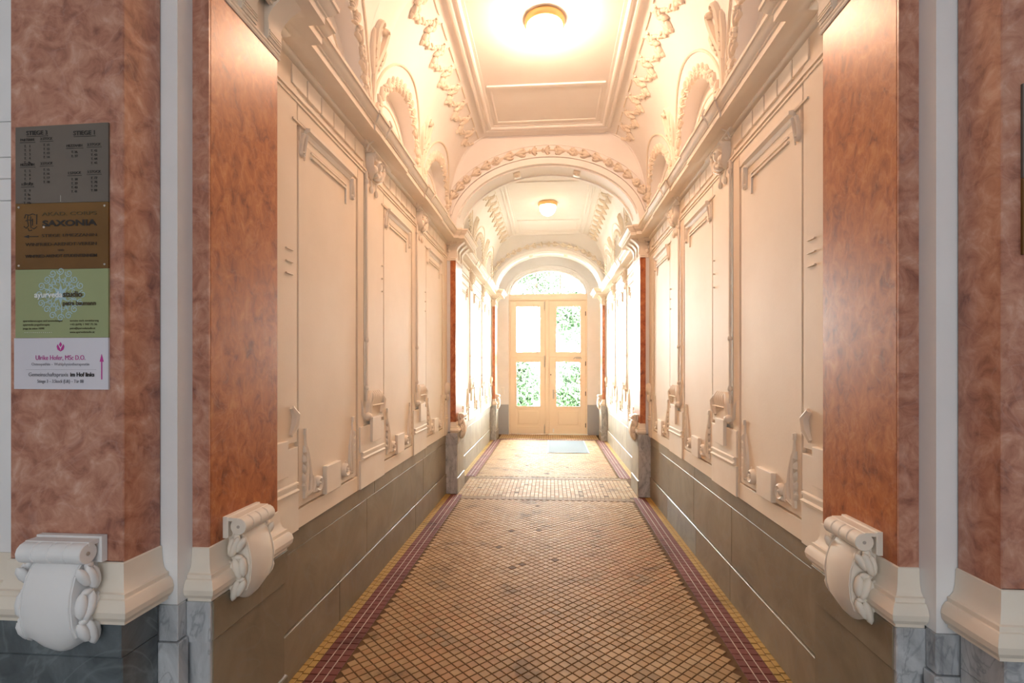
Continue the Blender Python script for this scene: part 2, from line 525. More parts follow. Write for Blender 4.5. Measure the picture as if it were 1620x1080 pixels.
for i, t in enumerate(tiles):
    x, y, hw, hl, rot, m, fam = t
    if i in single:
        key = (round(hw, 4), round(hl, 4), rot, m)
        if key not in cache:
            q = MB(); q.add(*tile_geo(hw, hl, rot)); cache[key] = q.mesh(fam, M[m])
        put(fam, cache[key], floor, Matrix.Translation((x, y, random.uniform(-0.0006, 0.0006))))
    else:
        P, Fs = tile_geo(hw, hl, rot)
        dz = random.uniform(-0.0006, 0.0006)
        many[fam].add([(p[0] + x, p[1] + y, p[2] + dz) for p in P], Fs, T_IDX[m])
obj('far_tiles', many['tile'], [M[k] for k in T_KEYS], floor)['kind'] = 'stuff'
obj('far_border_tiles', many['border_tile'], [M[k] for k in T_KEYS], floor)['kind'] = 'stuff'
mb = MB()
for s in (-1, 1):
    for y0, y1 in ((2.02, 6.3), (7.43, 11.34)):
        for k in (1, 2):
            x = s * (XI + 0.0005 + k * 0.050)
            mb.box((x - 0.0026, y0, -0.01), (x + 0.0026, y1, 0.0004))
obj('white_joint_line', mb, M['tileW'], floor)

# ------------------------------------------------------------------ relief meshes shared by many places
def spiral(c, r0, r1, a0, turns, n=18):
    return [(c[0] + (r0 + (r1 - r0) * i / n) * math.cos(a0 + turns * 2 * PI * i / n), c[1] + (r0 + (r1 - r0) * i / n) * math.sin(a0 + turns * 2 * PI * i / n)) for i in range(n + 1)]
ID3 = lambda a, b, h: (a, b, h)
def leaf_blob(mb, a, b, ang, L, w, h, lift=0.0):
    ca, sa = math.cos(ang), math.sin(ang)
    mb.ell((a, b, lift), (ca * L, sa * L, L * 0.18), (-sa * w, ca * w, 0), (-ca * h * 0.3, -sa * h * 0.3, h), 8, 5)
def cluster_mesh(kind):
    """one bunch of a stucco garland: length 1 along x, about 0.9 wide, relief towards +z"""
    mb = MB()
    rnd = random.Random(kind)
    if kind == 0:                                       # three overlapping leaves with a curled tip
        leaf_blob(mb, -0.05, 0.0, 0, 0.60, 0.24, 0.34, 0.12)
        leaf_blob(mb, 0.0, 0.26, 0.55, 0.46, 0.18, 0.28, 0.06)
        leaf_blob(mb, 0.0, -0.26, -0.55, 0.46, 0.18, 0.28, 0.06)
        mb.ell((0.48, 0.0, 0.26), (0.16, 0, 0), (0, 0.24, 0), (0, 0, 0.16), 8, 5)
        mb.ell((0.40, 0.36, 0.16), (0.12, 0, 0), (0, 0.13, 0), (0, 0, 0.15), 6, 4)
        mb.ell((0.40, -0.36, 0.16), (0.12, 0, 0), (0, 0.13, 0), (0, 0, 0.15), 6, 4)
    elif kind == 1:                                     # fruit bunch
        for k in range(7):
            a = k * 0.9
            mb.ell((0.28 * math.cos(a) * (k > 0), 0.28 * math.sin(a) * (k > 0), 0.16 + 0.1 * (k == 0)), (0.2, 0, 0), (0, 0.2, 0), (0, 0, 0.22), 6, 4)
        leaf_blob(mb, -0.35, 0.2, 0.4, 0.35, 0.13, 0.16); leaf_blob(mb, -0.35, -0.2, -0.4, 0.35, 0.13, 0.16)
        leaf_blob(mb, 0.38, 0.0, 0, 0.3, 0.2, 0.2)
    else:                                               # shell like scallop leaf with a scrolled lip
        for k in range(5):
            a = (k - 2) * 0.42
            leaf_blob(mb, 0.22 * math.cos(a) - 0.12, 0.40 * math.sin(a), a, 0.36, 0.12, 0.26, 0.06)
        mb.ridge(ID3, spiral((-0.36, 0.0), 0.20, 0.04, PI / 2, 1.2, 12), 0.06, 0.26)
        mb.ell((-0.36, 0, 0.14), (0.08, 0, 0), (0, 0.08, 0), (0, 0, 0.14), 6, 4)
    return mb.mesh('leaf_cluster', M['stucco'], 50)
CL = [cluster_mesh(k) for k in range(3)]
def basis(pos, t, n, sx, sy, sz):
    t = Vector(t).normalized(); n = Vector(n); n = (n - t * n.dot(t)).normalized()
    b = n.cross(t)
    m = Matrix(((t.x * sx, b.x * sy, n.x * sz, pos[0]), (t.y * sx, b.y * sy, n.y * sz, pos[1]), (t.z * sx, b.z * sy, n.z * sz, pos[2]), (0, 0, 0, 1)))
    return m

# ------------------------------------------------------------------ wall decoration
def acanthus(mb, fr, a0, b0, d):
    """tall leaf spray with a foot volute; d=+1 leans its volute to +a"""
    f = lambda a, b, h: fr(a0 + d * a, b0 + b, h)
    mb.ridge(f, [(0.0, 0.0), (0.008, 0.08), (0.02, 0.16), (0.016, 0.24), (0.006, 0.30), (0.004, 0.35)], [0.020, 0.019, 0.016, 0.012, 0.009, 0.008], [0.020, 0.024, 0.024, 0.020, 0.016, 0.012])
    mb.ridge(f, [(0.0, 0.01), (0.045, 0.03), (0.055, 0.10), (0.050, 0.18), (0.030, 0.26), (0.018, 0.29)], [0.010, 0.016, 0.015, 0.011, 0.007, 0.003], [0.014, 0.026, 0.026, 0.020, 0.014, 0.006])
    mb.ridge(f, [(0.0, 0.01), (0.03, 0.012), (0.07, 0.02), (0.10, 0.012)], [0.012, 0.014, 0.012, 0.008], 0.018)
    for k in range(5):                                  # leaf lobes along the stem
        t = 0.05 + 0.05 * k
        mb.ridge(f, [(0.006, t - 0.02), (-0.012, t), (-0.020 + 0.002 * k, t + 0.022), (-0.014, t + 0.036)], [0.006, 0.012 - 0.001 * k, 0.010 - 0.001 * k, 0.003], [0.012, 0.024, 0.022, 0.008])
    mb.bbox(f, -0.010, 0.012, 0.34, 0.375, 0, 0.018, 0.003)
    mb.ridge(f, spiral((0.135, 0.052), 0.044, 0.008, -PI * 0.75, 1.3, 16), [0.015] * 8 + [0.012] * 5 + [0.008] * 4, [0.034] * 17)
    mb.ell(f(0.135, 0.052, 0.015), Vector(f(0.012, 0, 0)) - Vector(f(0, 0, 0)), Vector(f(0, 0.012, 0)) - Vector(f(0, 0, 0)), Vector(f(0, 0, 0.024)) - Vector(f(0, 0, 0)), 6, 4)
    mb.ridge(f, [(0.085, 0.01), (0.10, 0.05), (0.108, 0.10)], [0.014, 0.012, 0.006], [0.02, 0.024, 0.010])
def scroll_bracket(mb, fr, a0, b0, d):
    f = lambda a, b, h: fr(a0 + d * a, b0 + b, h)
    mb.ridge(f, [(0.0, 0.0), (-0.016, -0.035), (-0.026, -0.075), (-0.030, -0.10)] + spiral((-0.012, -0.108), 0.020, 0.005, PI * 0.9, 1.0, 10), [0.012, 0.010, 0.008, 0.008] + [0.007] * 11, [0.022] * 4 + [0.022] * 11)
    mb.ridge(f, [(0.014, 0.0), (0.016, -0.06), (0.014, -0.135)], [0.006, 0.006, 0.004], [0.030, 0.020, 0.010])
def lobe(mb, fr, a, b, h, ra, rb, rh, nu=7, nv=5):
    o = Vector(fr(a, b, h))
    mb.ell(o, Vector(fr(a + ra, b, h)) - o, Vector(fr(a, b + rb, h)) - o, Vector(fr(a, b, h + rh)) - o, nu, nv)

def cornice_profile():
    return [(0.0, 3.165), (0.016, 3.165), (0.016, 3.178), (0.030, 3.182), (0.046, 3.196), (0.046, 3.203), (0.075, 3.206), (0.090, 3.214),
            (0.150, 3.216), (0.150, 3.252), (0.158, 3.254), (0.160, 3.262), (0.172, 3.268), (0.184, 3.284), (0.190, 3.300), (0.200, 3.302), (0.200, 3.322), (0.150, 3.336), (0.0, 3.342)]

def build_wall_bay(s, Y0, Y1, first):
    root = WALL[s]
    step = 1.37 if first else 1.42
    off = 0.0 if first else (B2[0] - B1[0])
    fr = wf(s)
    ln = Y1 - Y0
    # panels
    for i in range(3):
        y = 2.57 + off + step * i
        pw = 0.785
        pm = MB()
        # field with its raised border lip
        pm.bbox(fr, y, y + pw, 0.868, 2.80, 0, 0.022, 0.0015)
        pm.bbox(fr, y + 0.012, y + pw, 2.80, 2.885, 0, 0.022, 0.0015)
        panel = obj('wall_panel', pm, M['plaster'], root)
        sh = MB()
        # shelf moulding over the panel
        prof = [(0, 2.838), (0.005, 2.838), (0.008, 2.850), (0.016, 2.862), (0.032, 2.870), (0.036, 2.871), (0.036, 2.888), (0.0, 2.894)]
        sh.sweep(lambda p, yy, z: (s * (W - 0.020 - p), yy, z), prof, [(0, y + 0.06), (0, y + 0.68)])
        obj('header_shelf', sh, M['stucco'], panel)
        hl = MB()
        hl.bbox(fr, y + 0.13, y + 0.60, 2.782, 2.790, 0.02, 0.031)
        hl.bbox(fr, y + 0.13, y + 0.60, 2.755, 2.765, 0.02, 0.034)
        hl.bbox(fr, y + 0.60, y + 0.612, 2.66, 2.790, 0.02, 0.032)
        obj('header_line', hl, M['stucco'], panel)
        for d, aa in ((1, y + 0.045), (-1, y + 0.70)):
            sb = MB(); scroll_bracket(sb, lambda a, b, h: fr(a, b, h + 0.018), aa, 2.85, d)
            obj('scroll_bracket', sb, M['stucco'], panel, 40)
        sb = MB()
        sb.bbox(fr, y - 0.008, y + pw + 0.03, 2.901, 2.983, 0, 0.022, 0.0015)
        obj('panel_header', sb, M['plaster'], root)
        obj('panel_footer', MB().bbox(fr, y - 0.008, y + pw + 0.03, 0.756, 0.855, 0, 0.022, 0.0015), M['plaster'], root)
        sb = MB().bbox(fr, y - 0.07, y + 0.07, 2.880, 2.889, 0.018, 0.032)
        obj('top_fillet', sb, M['stucco'], panel)
        obj('plaque', MB().bbox(fr, y + 0.285, y + 0.483, 0.866, 1.028, 0.018, 0.048, 0.003), M['stucco'], panel)
        for d, aa in ((1, y + 0.062), (-1, y + 0.72)):
            ac = MB(); acanthus(ac, lambda a, b, h: fr(a, b, h + 0.018), aa, 0.90, d)
            obj('acanthus_spray', ac, M['stucco'], panel, 45)
        # stile between panel and pilaster strip
        obj('stile', MB().bbox(fr, y + pw + 0.036, y + pw + 0.143, 0.756, 3.00, 0, 0.022, 0.0015), M['plaster'], root)
    # pilaster strips
    for i in range(-1, 3):
        y0 = 3.505 + off + step * i
        y1 = y0 + 0.42
        if i == 2: y1 = min(y1, Y1 - 0.002)
        if first and i == -1: ya = y0
        if y1 - max(y0, Y0) < 0.05: continue
        if not first and y0 < Y0: y0 = Y0 + 0.002
        full = y1 - y0 > 0.3
        yc = y0 + 0.21
        st = MB().bbox(fr, max(y0, Y0 + 0.002), y1 - 0.006, 1.215, 3.165, 0, 0.024, 0.0015)
        strip = obj('pilaster_strip', st, M['plaster'], root)
        bb = MB()
        bb.bbox(fr, max(Y0, y0 - (0.09 if full else 0)), y1 - 0.006, 0.756, 0.955, 0, 0.034, 0.002)
        bb.sweep(lambda p, yy, z: (s * (W - p), yy, z), [(0, 0.955), (0.044, 0.957), (0.048, 0.968), (0.034, 0.975), (0.034, 0.992), (0.042, 0.996), (0.042, 1.006), (0.030, 1.012), (0.0, 1.012)], [(0, max(Y0, y0 - (0.06 if full else 0))), (0, y1 - 0.02)])
        bb.bbox(fr, max(Y0, y0 - (0.09 if full else 0)), y1 - 0.01, 1.012, 1.19, 0, 0.032, 0.002)
        obj('base_block', bb, M['stucco'], strip)
        if not full: 
            # half strip in the corner still carries half of the drape
            dr = MB()
            for k in range(4):
                lobe(dr, fr, y0 + 0.03 + 0.045 * k, 1.33 + 0.02 * (k % 2), 0.035, 0.028, 0.07, 0.035)
            lobe(dr, fr, y1 - 0.05, 1.23, 0.03, 0.03, 0.06, 0.03)
            obj('drape', dr, M['stucco'], strip, 50)
            continue
        if first and i == -1: pass
        rod = MB().tube([fr(y0 + 0.012, 1.36, 0.036), fr(y0 + 0.012, 3.0, 0.036)], 0.010, 8)
        for zz in (1.46, 1.80, 2.93):
            lobe(rod, fr, y0 + 0.012, zz, 0.038, 0.015, 0.022, 0.017)
        obj('hanging_cord', rod, M['stucco'], strip, 50)
        tb = MB()
        for zb in (2.36, 2.12):
            fr_o = [(y0 - 0.072, zb), (y0 - 0.022, zb), (y0 - 0.022, zb + 0.17), (y0 - 0.072, zb + 0.17)]
            for k in range(4):
                tb.ridge(fr, [fr_o[k], fr_o[(k + 1) % 4]], 0.006, 0.018)
        obj('small_tablet', tb, M['stucco'], strip)
        db = MB()
        if first and i == -1:
            for k in range(3): db.bbox(fr, 2.43, 2.50, 2.20 - 0.062 * k, 2.206 - 0.062 * k, 0.02, 0.034)
        for k in range(0 if first and i == -1 else 3):
            lobe(db, fr, y1 - 0.05, 2.40 - 0.10 * k, 0.03, 0.007, 0.007, 0.012, 6, 4)
        obj('bead_drop', db, M['stucco'], strip)
        # gathered drape thrown over a peg, with falling ends and a tablet below
        dr = MB()
        for k in range(5 if not (first and i == -1) else 0):
            a = y0 + 0.13 + 0.042 * k
            dr.ridge(fr, [(a - 0.006, 1.325), (a, 1.37), (a + 0.003, 1.41), (a + 0.004, 1.432)], [0.024, 0.025, 0.023, 0.016], [0.020, 0.034, 0.032, 0.012], 0.022)
        if not (first and i == -1): dr.ridge(fr, [(y0 + 0.11, 1.325), (y0 + 0.34, 1.325)], 0.006, 0.034, 0.02)
        dr.ridge(fr, [(y0 + 0.11, 1.42), (y0 + 0.06, 1.37), (y0 + 0.05, 1.31), (y0 + 0.035, 1.245)], [0.02, 0.024, 0.024, 0.012], [0.022, 0.036, 0.034, 0.02], 0.022)
        dr.ridge(fr, [(y0 + 0.10, 1.34), (y0 + 0.09, 1.29), (y0 + 0.055, 1.225)], [0.016, 0.024, 0.018], [0.026, 0.032, 0.02], 0.022)
        dr.ridge(fr, [(y0 - 0.07, 1.40), (y0 - 0.04, 1.34), (y0 - 0.03, 1.28), (y0 + 0.03, 1.235)], [0.008, 0.016, 0.022, 0.02], [0.012, 0.026, 0.03, 0.026], 0.008)
        dr.ridge(fr, [(y0 + 0.35, 1.40), (y0 + 0.385, 1.36), (y0 + 0.375, 1.30), (y0 + 0.34, 1.255)], [0.014, 0.022, 0.024, 0.012], [0.02, 0.034, 0.032, 0.018], 0.022)
        lobe(dr, fr, y0 + 0.02, 1.255, 0.045, 0.03, 0.03, 0.03)
        obj('drape', dr, M['stucco'], strip, 50)
        obj('hanging_tablet', MB().bbox(fr, y0 + 0.10, y0 + 0.28, 1.06, 1.24, 0.028, 0.052, 0.003), M['stucco'], strip)
        # leafy capital below the cornice with two bell drops
        if first and i == -1: continue
        cp = MB()
        yq = y0 + 0.17
        for sd in (-1, 1):
            cp.ridge(fr, spiral((yq + sd * 0.085, 3.125), 0.036, 0.008, PI / 2, -sd * 1.3, 14), [0.014] * 8 + [0.010] * 7, 0.06, 0.025)
            cp.ridge(fr, [(yq + sd * 0.115, 3.15), (yq + sd * 0.125, 3.08), (yq + sd * 0.09, 3.02), (yq + sd * 0.05, 2.985)], [0.016, 0.02, 0.018, 0.008], [0.05, 0.055, 0.05, 0.02], 0.025)
            lobe(cp, fr, yq + sd * 0.05, 3.05, 0.05, 0.032, 0.040, 0.035)
        for k in range(5):
            lobe(cp, fr, yq + 0.03 * (k - 2), 3.015 + 0.012 * abs(k - 2), 0.05, 0.018, 0.032, 0.03, 6, 4)
        lobe(cp, fr, yq, 3.10, 0.055, 0.045, 0.055, 0.045)
        lobe(cp, fr, yq - 0.018, 3.11, 0.098, 0.008, 0.008, 0.008, 6, 4); lobe(cp, fr, yq + 0.018, 3.11, 0.098, 0.008, 0.008, 0.008, 6, 4)
        cp.ridge(fr, [(yq - 0.15, 3.155), (yq, 3.165), (yq + 0.15, 3.155)], 0.012, 0.05, 0.025)
        obj('leaf_capital', cp, M['stucco'], strip, 50)
        for dd in (-0.055, 0.045):
            bd = MB()
            bd.tube([fr(yq + dd, 2.975, 0.034), fr(yq + dd, 2.93, 0.036)], 0.006, 6)
            lobe(bd, fr, yq + dd, 2.905, 0.036, 0.014, 0.030, 0.016)
            obj('bell_drop', bd, M['stucco'], strip, 50)
    # architrave fillets and frieze tablets
    at = MB()
    at.bbox(fr, Y0, Y1, 3.008, 3.018, 0, 0.034); at.bbox(fr, Y0, Y1, 2.984, 2.995, 0, 0.030); at.bbox(fr, Y0, Y1, 2.99, 3.165, 0, 0.018)
    obj('architrave_fillet', at, M['stucco'], root)
    for i in range(3):
        y = 2.485 + off + step * i + (0.0 if i == 0 else 0.05)
        yend = 3.49 + off + step * i
        n = 6
        w = (yend - y) / n
        for k in range(n):
            obj('frieze_tablet', MB().bbox(fr, y + w * k + 0.004, y + w * (k + 1) - 0.010, 3.060, 3.160, 0.01, 0.032, 0.002), M['stucco'], root)
    # dado: plinth course, tall slabs, cap course, each slab its own piece
    if first:
        rows = {-1: ([2.2, 3.60, 5.24, 6.4], [2.2, 3.1, 4.90, 6.4], [2.2, 3.75, 5.3, 6.4]), 1: ([2.2, 3.57, 4.49, 6.4], [2.2, 3.57, 4.39, 5.45, 6.4], [2.2, 4.45, 6.4])}[s]
    else:
        rows = ([Y0, Y0 + 1.5, Y0 + 2.9, Y1], [Y0, Y0 + 1.0, Y0 + 2.2, Y0 + 3.4, Y1], [Y0, Y0 + 2.0, Y1])
    def slab(name, a0, a1, b0, b1, h, m=None):
        obj(name, MB().bbox(fr, a0 + 0.0015, a1 - 0.0015, b0, b1, -0.02, h, 0.003), m or M['stone'], root)
    for a, b in zip(rows[0], rows[0][1:]): slab('dado_slab', a, b, 0.253, 0.648, 0.008)
    for a, b in zip(rows[1], rows[1][1:]):
        slab('plinth_slab', a, b, 0.0, 0.250, 0.018, M['stone_dark'] if (s == 1 and first and abs(a - 4.39) < 0.01) else None)
    for a, b in zip(rows[2], rows[2][1:]): slab('dado_cap', a, b, 0.651, 0.752, 0.012)

for s in (-1, 1):
    build_wall_bay(s, B1[0], B1[1], True)
    build_wall_bay(s, B2[0], B2[1], False)
    # one continuous cornice that breaks forward over strips and piers
    path = [(0.135, 1.74), (0.135, 2.16), (0.055, 2.16), (0.055, 2.30), (0.0, 2.30)]
    for i in range(2):
        path += [(0.0, 3.50 + 1.37 * i), (0.012, 3.50 + 1.37 * i), (0.012, 3.97 + 1.37 * i), (0.0, 3.97 + 1.37 * i)]
    path += [(0.0, P2[0] - 0.05), (0.06, P2[0] - 0.05), (0.06, P2[0] - 0.012), (0.125, P2[0] - 0.012), (0.125, P2[1] + 0.012), (0.06, P2[1] + 0.012), (0.06, P2[1] + 0.05), (0.0, P2[1] + 0.05)]
    for i in range(2):
        y = 3.50 + (B2[0] - B1[0]) + 1.42 * i
        path += [(0.0, y), (0.012, y), (0.012, y + 0.47), (0.0, y + 0.47)]
    path += [(0.0, P3[0] - 0.03), (0.125, P3[0] - 0.03), (0.125, P3[1]), (0.0, P3[1])]
    obj('cornice', MB().sweep(w2(s), cornice_profile(), path), M['stucco'], WALL[s], 30)
    # small drops where the cornice breaks forward
    for y in [3.5, 4.87, 3.5 + B2[0] - B1[0], 4.92 + B2[0] - B1[0]]:
        dp = MB()
        dp.tube([(s * (W - 0.215), y - 0.012, 3.34), (s * (W - 0.23), y - 0.012, 3.30), (s * (W - 0.20), y - 0.012, 3.255), (s * (W - 0.185), y - 0.012, 3.215)], [0.006, 0.009, 0.007, 0.004], 6)
        dp.tube([(s * (W - 0.10), y - 0.004, 3.205), (s * (W - 0.06), y - 0.004, 3.185), (s * (W - 0.045), y - 0.004, 3.14)], [0.004, 0.007, 0.008], 6)
        obj('cornice_drop', dp, M['stucco'], WALL[s], 50)

# ------------------------------------------------------------------ marble pilasters with bases, pedestals, capitals and cartouches
def base_profile(z0=0.78, z1=0.955):
    k = (z1 - z0) / 0.175
    pr = [(0.0, 0.0), (0.028, 0.0), (0.028, 0.011), (0.035, 0.0125), (0.045, 0.026), (0.049, 0.044), (0.045, 0.062), (0.036, 0.075), (0.030, 0.077), (0.030, 0.090), (0.022, 0.0925), (0.013, 0.105), (0.008, 0.125), (0.006, 0.150), (0.005, 0.172), (0.0, 0.175)]
    return [(o, z0 + z * k) for o, z in pr]

def cartouche(parent, fr, m, sc=1.0):
    """shield with rolled top and garlands down both sides; fr: a across, b up from its foot, h out of the pier"""
    f = lambda a, b, h: fr(a * sc, b * sc, h * sc)
    A, H = 0.094, 0.318
    prof = [(0.0, 0.040), (0.02, 0.062), (0.06, 0.086), (0.11, 0.100), (0.17, 0.105), (0.22, 0.100), (0.27, 0.085), (0.30, 0.068), (0.318, 0.050)]
    mb = MB()
    na = 10
    vs, fs = [], []
    for j, (b, h) in enumerate(prof):
        for i in range(na + 1):
            t = -1 + 2 * i / na
            bb = b
            if b < 0.07: bb = b + (0.055 - b * 0.78) * abs(t) ** 2.2 * 1.1
            wide = A * (1.06 - 0.10 * b / H)
            vs.append(f(wide * t, bb, h + 0.010 * (1 - t * t)))
    nrow = na + 1
    back = [f(A * (1.06 - 0.10 * b / H) * t, b + ((0.055 - b * 0.78) * 1.1 * abs(t) ** 2.2 if b < 0.07 else 0), -0.004) for (b, h) in prof for t in [-1 + 2 * i / na for i in range(nrow)]]
    nv = len(vs)
    vs += back
    J = len(prof)
    for j in range(J - 1):
        for i in range(na):
            p = j * nrow + i
            fs.append((p, p + 1, p + 1 + nrow, p + nrow))
        for i in (0, na):
            p = j * nrow + i
            fs.append((p, p + nrow, p + nrow + nv, p + nv))
    for i in range(na):
        fs.append((i, i + 1, i + 1 + nv, i + nv)); p = (J - 1) * nrow + i
        fs.append((p, p + 1, p + 1 + nv, p + nv))
    mb.add(vs, fs)
    root = obj('cartouche', mb, m, parent, 40)
    # thin rim line on the shield face
    for t in (-0.93, 0.93):
        rim = MB()
        rim.tube([f(A * (1.06 - 0.10 * b / H) * t, b + ((0.055 - b * 0.78) * 0.95 if b < 0.07 else 0), h + 0.0025) for b, h in prof[1:]], 0.0022, 5)
        obj('rim', rim, m, root, 50)
    # rolled top in four grooved lengths with a thin backing strap
    roll = MB()
    L = 0.118
    segs = [(-L, -0.060), (-0.056, -0.002), (0.002, 0.056), (0.060, L)]
    for a0, a1 in segs:
        roll.tube([f(a0, 0.348, 0.064), f(a0 + 0.003, 0.348, 0.064), f(a1 - 0.003, 0.348, 0.064), f(a1, 0.348, 0.064)], [0.033 * sc, 0.036 * sc, 0.036 * sc, 0.033 * sc], 14)
    roll.tube([f(-L + 0.002, 0.348, 0.064), f(L - 0.002, 0.348, 0.064)], 0.0325 * sc, 12)
    roll.bbox(f, -L - 0.006, L + 0.006, 0.300, 0.392, -0.004, 0.022, 0.004)
    roll.bbox(f, -L - 0.001, L + 0.001, 0.372, 0.386, 0.020, 0.066, 0.004)
    obj('scroll_roll', roll, m, root, 40)
    for d in (-1, 1):
        eye = MB()
        eye.tube([f(d * (L + 0.0005), 0.348, 0.066), f(d * (L + 0.002), 0.348, 0.066)], 0.007 * sc, 8)
        obj('scroll_eye', eye, M['paint_line'], root)
        gl = MB()
        o = Vector(f(0, 0, 0)); ea = Vector(f(1, 0, 0)) - o; eb = Vector(f(0, 1, 0)) - o; eh = Vector(f(0, 0, 1)) - o
        for (b, h, rb, tw) in ((0.262, 0.052, 0.050, 0.35), (0.168, 0.062, 0.052, -0.30), (0.074, 0.052, 0.050, 0.25)):
            for k in (-1, 0, 1):                        # three petals per bud, twisted against each other
                an = tw + 0.22 * k
                ub = (eb * math.cos(an) + eh * math.sin(an)) * rb * (1 - 0.12 * abs(k))
                uh = (-eb * math.sin(an) + eh * math.cos(an)) * 0.017
                gl.ell(o + ea * d * (0.110 + 0.008 * (k == 0)) + eb * (b + 0.006 * k) + eh * (h + 0.021 * k), ub, uh, ea * 0.019, 8, 6)
            if b > 0.1: gl.ell(o + ea * d * 0.112 + eb * (b - rb * 0.92) + eh * (h + 0.01), ea * 0.013, eb * 0.012, eh * 0.020, 7, 5)
            gl.ell(o + ea * d * 0.108 + eb * (b + rb * 0.80) + eh * h, ea * 0.010, eb * 0.018, eh * 0.016, 7, 5)
        obj('leaf_garland', gl, m, root, 55)
    return root

def console(parent, fr, a, m, z0=3.005, z1=3.20, w=0.055, dep=0.115):
    """S shaped bracket under the cornice"""
    pr = []
    n = 12
    for i in range(n + 1):
        t = i / n
        pr.append((0.016 + 0.004 * math.sin(PI * min(1, t * 2)) + dep * max(0.0, (t - 0.42) / 0.58) ** 1.8, z0 + (z1 - z0) * t))
    poly = [(0.0, z0)] + pr + [(0.0, z1)]
    mb = MB()
    nn = len(poly)
    vs = [fr(a - w / 2, z, h) for h, z in poly] + [fr(a + w / 2, z, h) for h, z in poly]
    fs = [tuple(range(nn))[::-1], tuple(range(nn, 2 * nn))] + [(i, (i + 1) % nn, nn + (i + 1) % nn, nn + i) for i in range(nn)]
    mb.add(vs, fs)
    for zz in (0.012, 0.024, 0.036):                    # fluted foot
        mb.bbox(fr, a - w / 2 + 0.006, a + w / 2 - 0.006, z0 + zz, z0 + zz + 0.006, 0.014, 0.024)
    return obj('console', mb, m, parent, 40)

def pier(s, y0, y1, p_in, p_out, label, zb=0.955, ztop=2.99, first=False, cart=True, door=False):
    """marble slab on a white pier: y0,y1 its length along the passage; p_in white face, p_out marble face"""
    t = thing('marble_pilaster', label, 'pilaster', (s * (W - p_out / 2), (y0 + y1) / 2, 0), 'red marble pilasters along the passage')
    fr = wf(s); f2 = w2(s)
    white = MB()
    yw0 = 1.66 if first else y0 + 0.012
    white.bbox(fr, yw0, y1 - 0.004, 0.78, 3.40, -0.30 if first else 0.0, p_in)
    if first:
        pass
    obj('white_pier', white, M['white'], t)
    obj('marble_shaft', MB().bbox(fr, y0 + (0.008 if first else 0), y1, zb - 0.01, ztop, p_in - 0.004 if p_in > 0.01 else 0, p_out, 0.003), M['marble'], t)
    if first:
        obj('lit_marble_edge', MB().bbox(fr, y0 - 0.001, y0 + 0.009, zb - 0.01, ztop, p_in - 0.003, p_out - 0.0005, 0.001), M['marble_pink'], t)  # pier front in paler marble: the entrance light is put into its colour
    # white base moulding wrapped round three sides
    path = [(p_in + 0.001, y0), (p_out, y0), (p_out, y1), (0.0, y1)] if not first else [(p_in + 0.001, y0), (p_out, y0), (p_out, y1), (0.0, y1)]
    obj('base_moulding', MB().sweep(f2, base_profile(0.772, zb), path), M['stucco'], t, 22)
    # stone pedestal: cap block and lower shaft
    for nm, z0, z1, g in (('pedestal_cap', 0.628, 0.772, 0.034), ('pedestal_shaft', 0.20, 0.626, 0.022), ('pedestal_foot', 0.0, 0.198, 0.034)):
        q = MB()
        q.bbox(fr, y0 - g, y1 + g, z0, z1, 0.0, p_out + g * 0.8, 0.004)
        obj(nm, q, M['bluestone'], t)
        obj(nm.replace('pedestal', 'facing'), MB().bbox(fr, y0 - g + 0.014, y1 + g - 0.003, z0 + 0.002, z1 - 0.002, p_out + g * 0.8 - 0.003, p_out + g * 0.8 + 0.004, 0.002), M['stone'], t)
    if first:
        for nm, z0, z1, g in (('side_block', 0.655, 0.779, 0.004), ('side_shaft', 0.0, 0.652, 0.012)):
            obj(nm, MB().bbox(fr, yw0 - g, y0 - 0.036, z0, z1, -0.28, p_in + g, 0.003), M['bluestone'], t)
    # capital: necking, plain block, three consoles on the passage face
    nk = [(0, ztop), (0.010, ztop), (0.014, ztop + 0.006), (0.014, ztop + 0.012), (0.006, ztop + 0.016), (0.006, ztop + 0.022), (0.012, ztop + 0.026), (0.012, ztop + 0.034), (0, ztop + 0.038)]
    cap = obj('capital', MB().bbox(fr, y0, y1, ztop, 3.24, 0.0, p_out - 0.006), M['stucco'], t)
    obj('necking', MB().sweep(f2, nk, [(p_in, y0), (p_out - 0.006, y0), (p_out - 0.006, y1), (0.0, y1)]), M['stucco'], cap, 30)
    for k in range(3):
        console(cap, lambda a, b, h: fr(a, b, h + p_out - 0.006), y0 + 0.045 + (y1 - y0 - 0.09) * k / 2, M['stucco'], ztop + 0.036, 3.215, 0.105 if first else 0.085, 0.10)
    # little leaf beside the capital, on the white strip facing the entrance
    if not first:
        lf = MB()
        ff = frame((s * (W - 0.035), y0, 0), (1, 0, 0), (0, 0, 1), (0, -1, 0))
        for k in range(4):
            lobe(lf, ff, 0.012 * (-1) ** k, 3.19 - 0.045 * k, 0.010, 0.024, 0.028, 0.022)
        obj('leaf_drop', lf, M['stucco'], t, 50)
    if cart:
        zc = 0.70 if first else 0.67
        cartouche(t, frame((s * (W - p_out), (y0 + y1) / 2 - (0.045 if first else 0.0), zc), (0, 1, 0), (0, 0, 1), (-s, 0, 0)), M['stucco'], 0.87)
    return t

for s, nm in ((-1, 'left'), (1, 'right')):
    pier(s, 1.735, 2.195, 0.055, 0.117, 'nearest red marble pilaster on the %s passage corner, stucco cartouche at its base' % nm, first=True)
    pier(s, P2[0], P2[1], 0.069, 0.135, '%s red marble pilaster under the middle arch of the passage' % nm, zb=0.91, ztop=2.975)
    pier(s, P3[0], P3[1], 0.055, 0.112, '%s red marble pilaster just before the glazed garden door' % nm, zb=0.91, ztop=2.975)

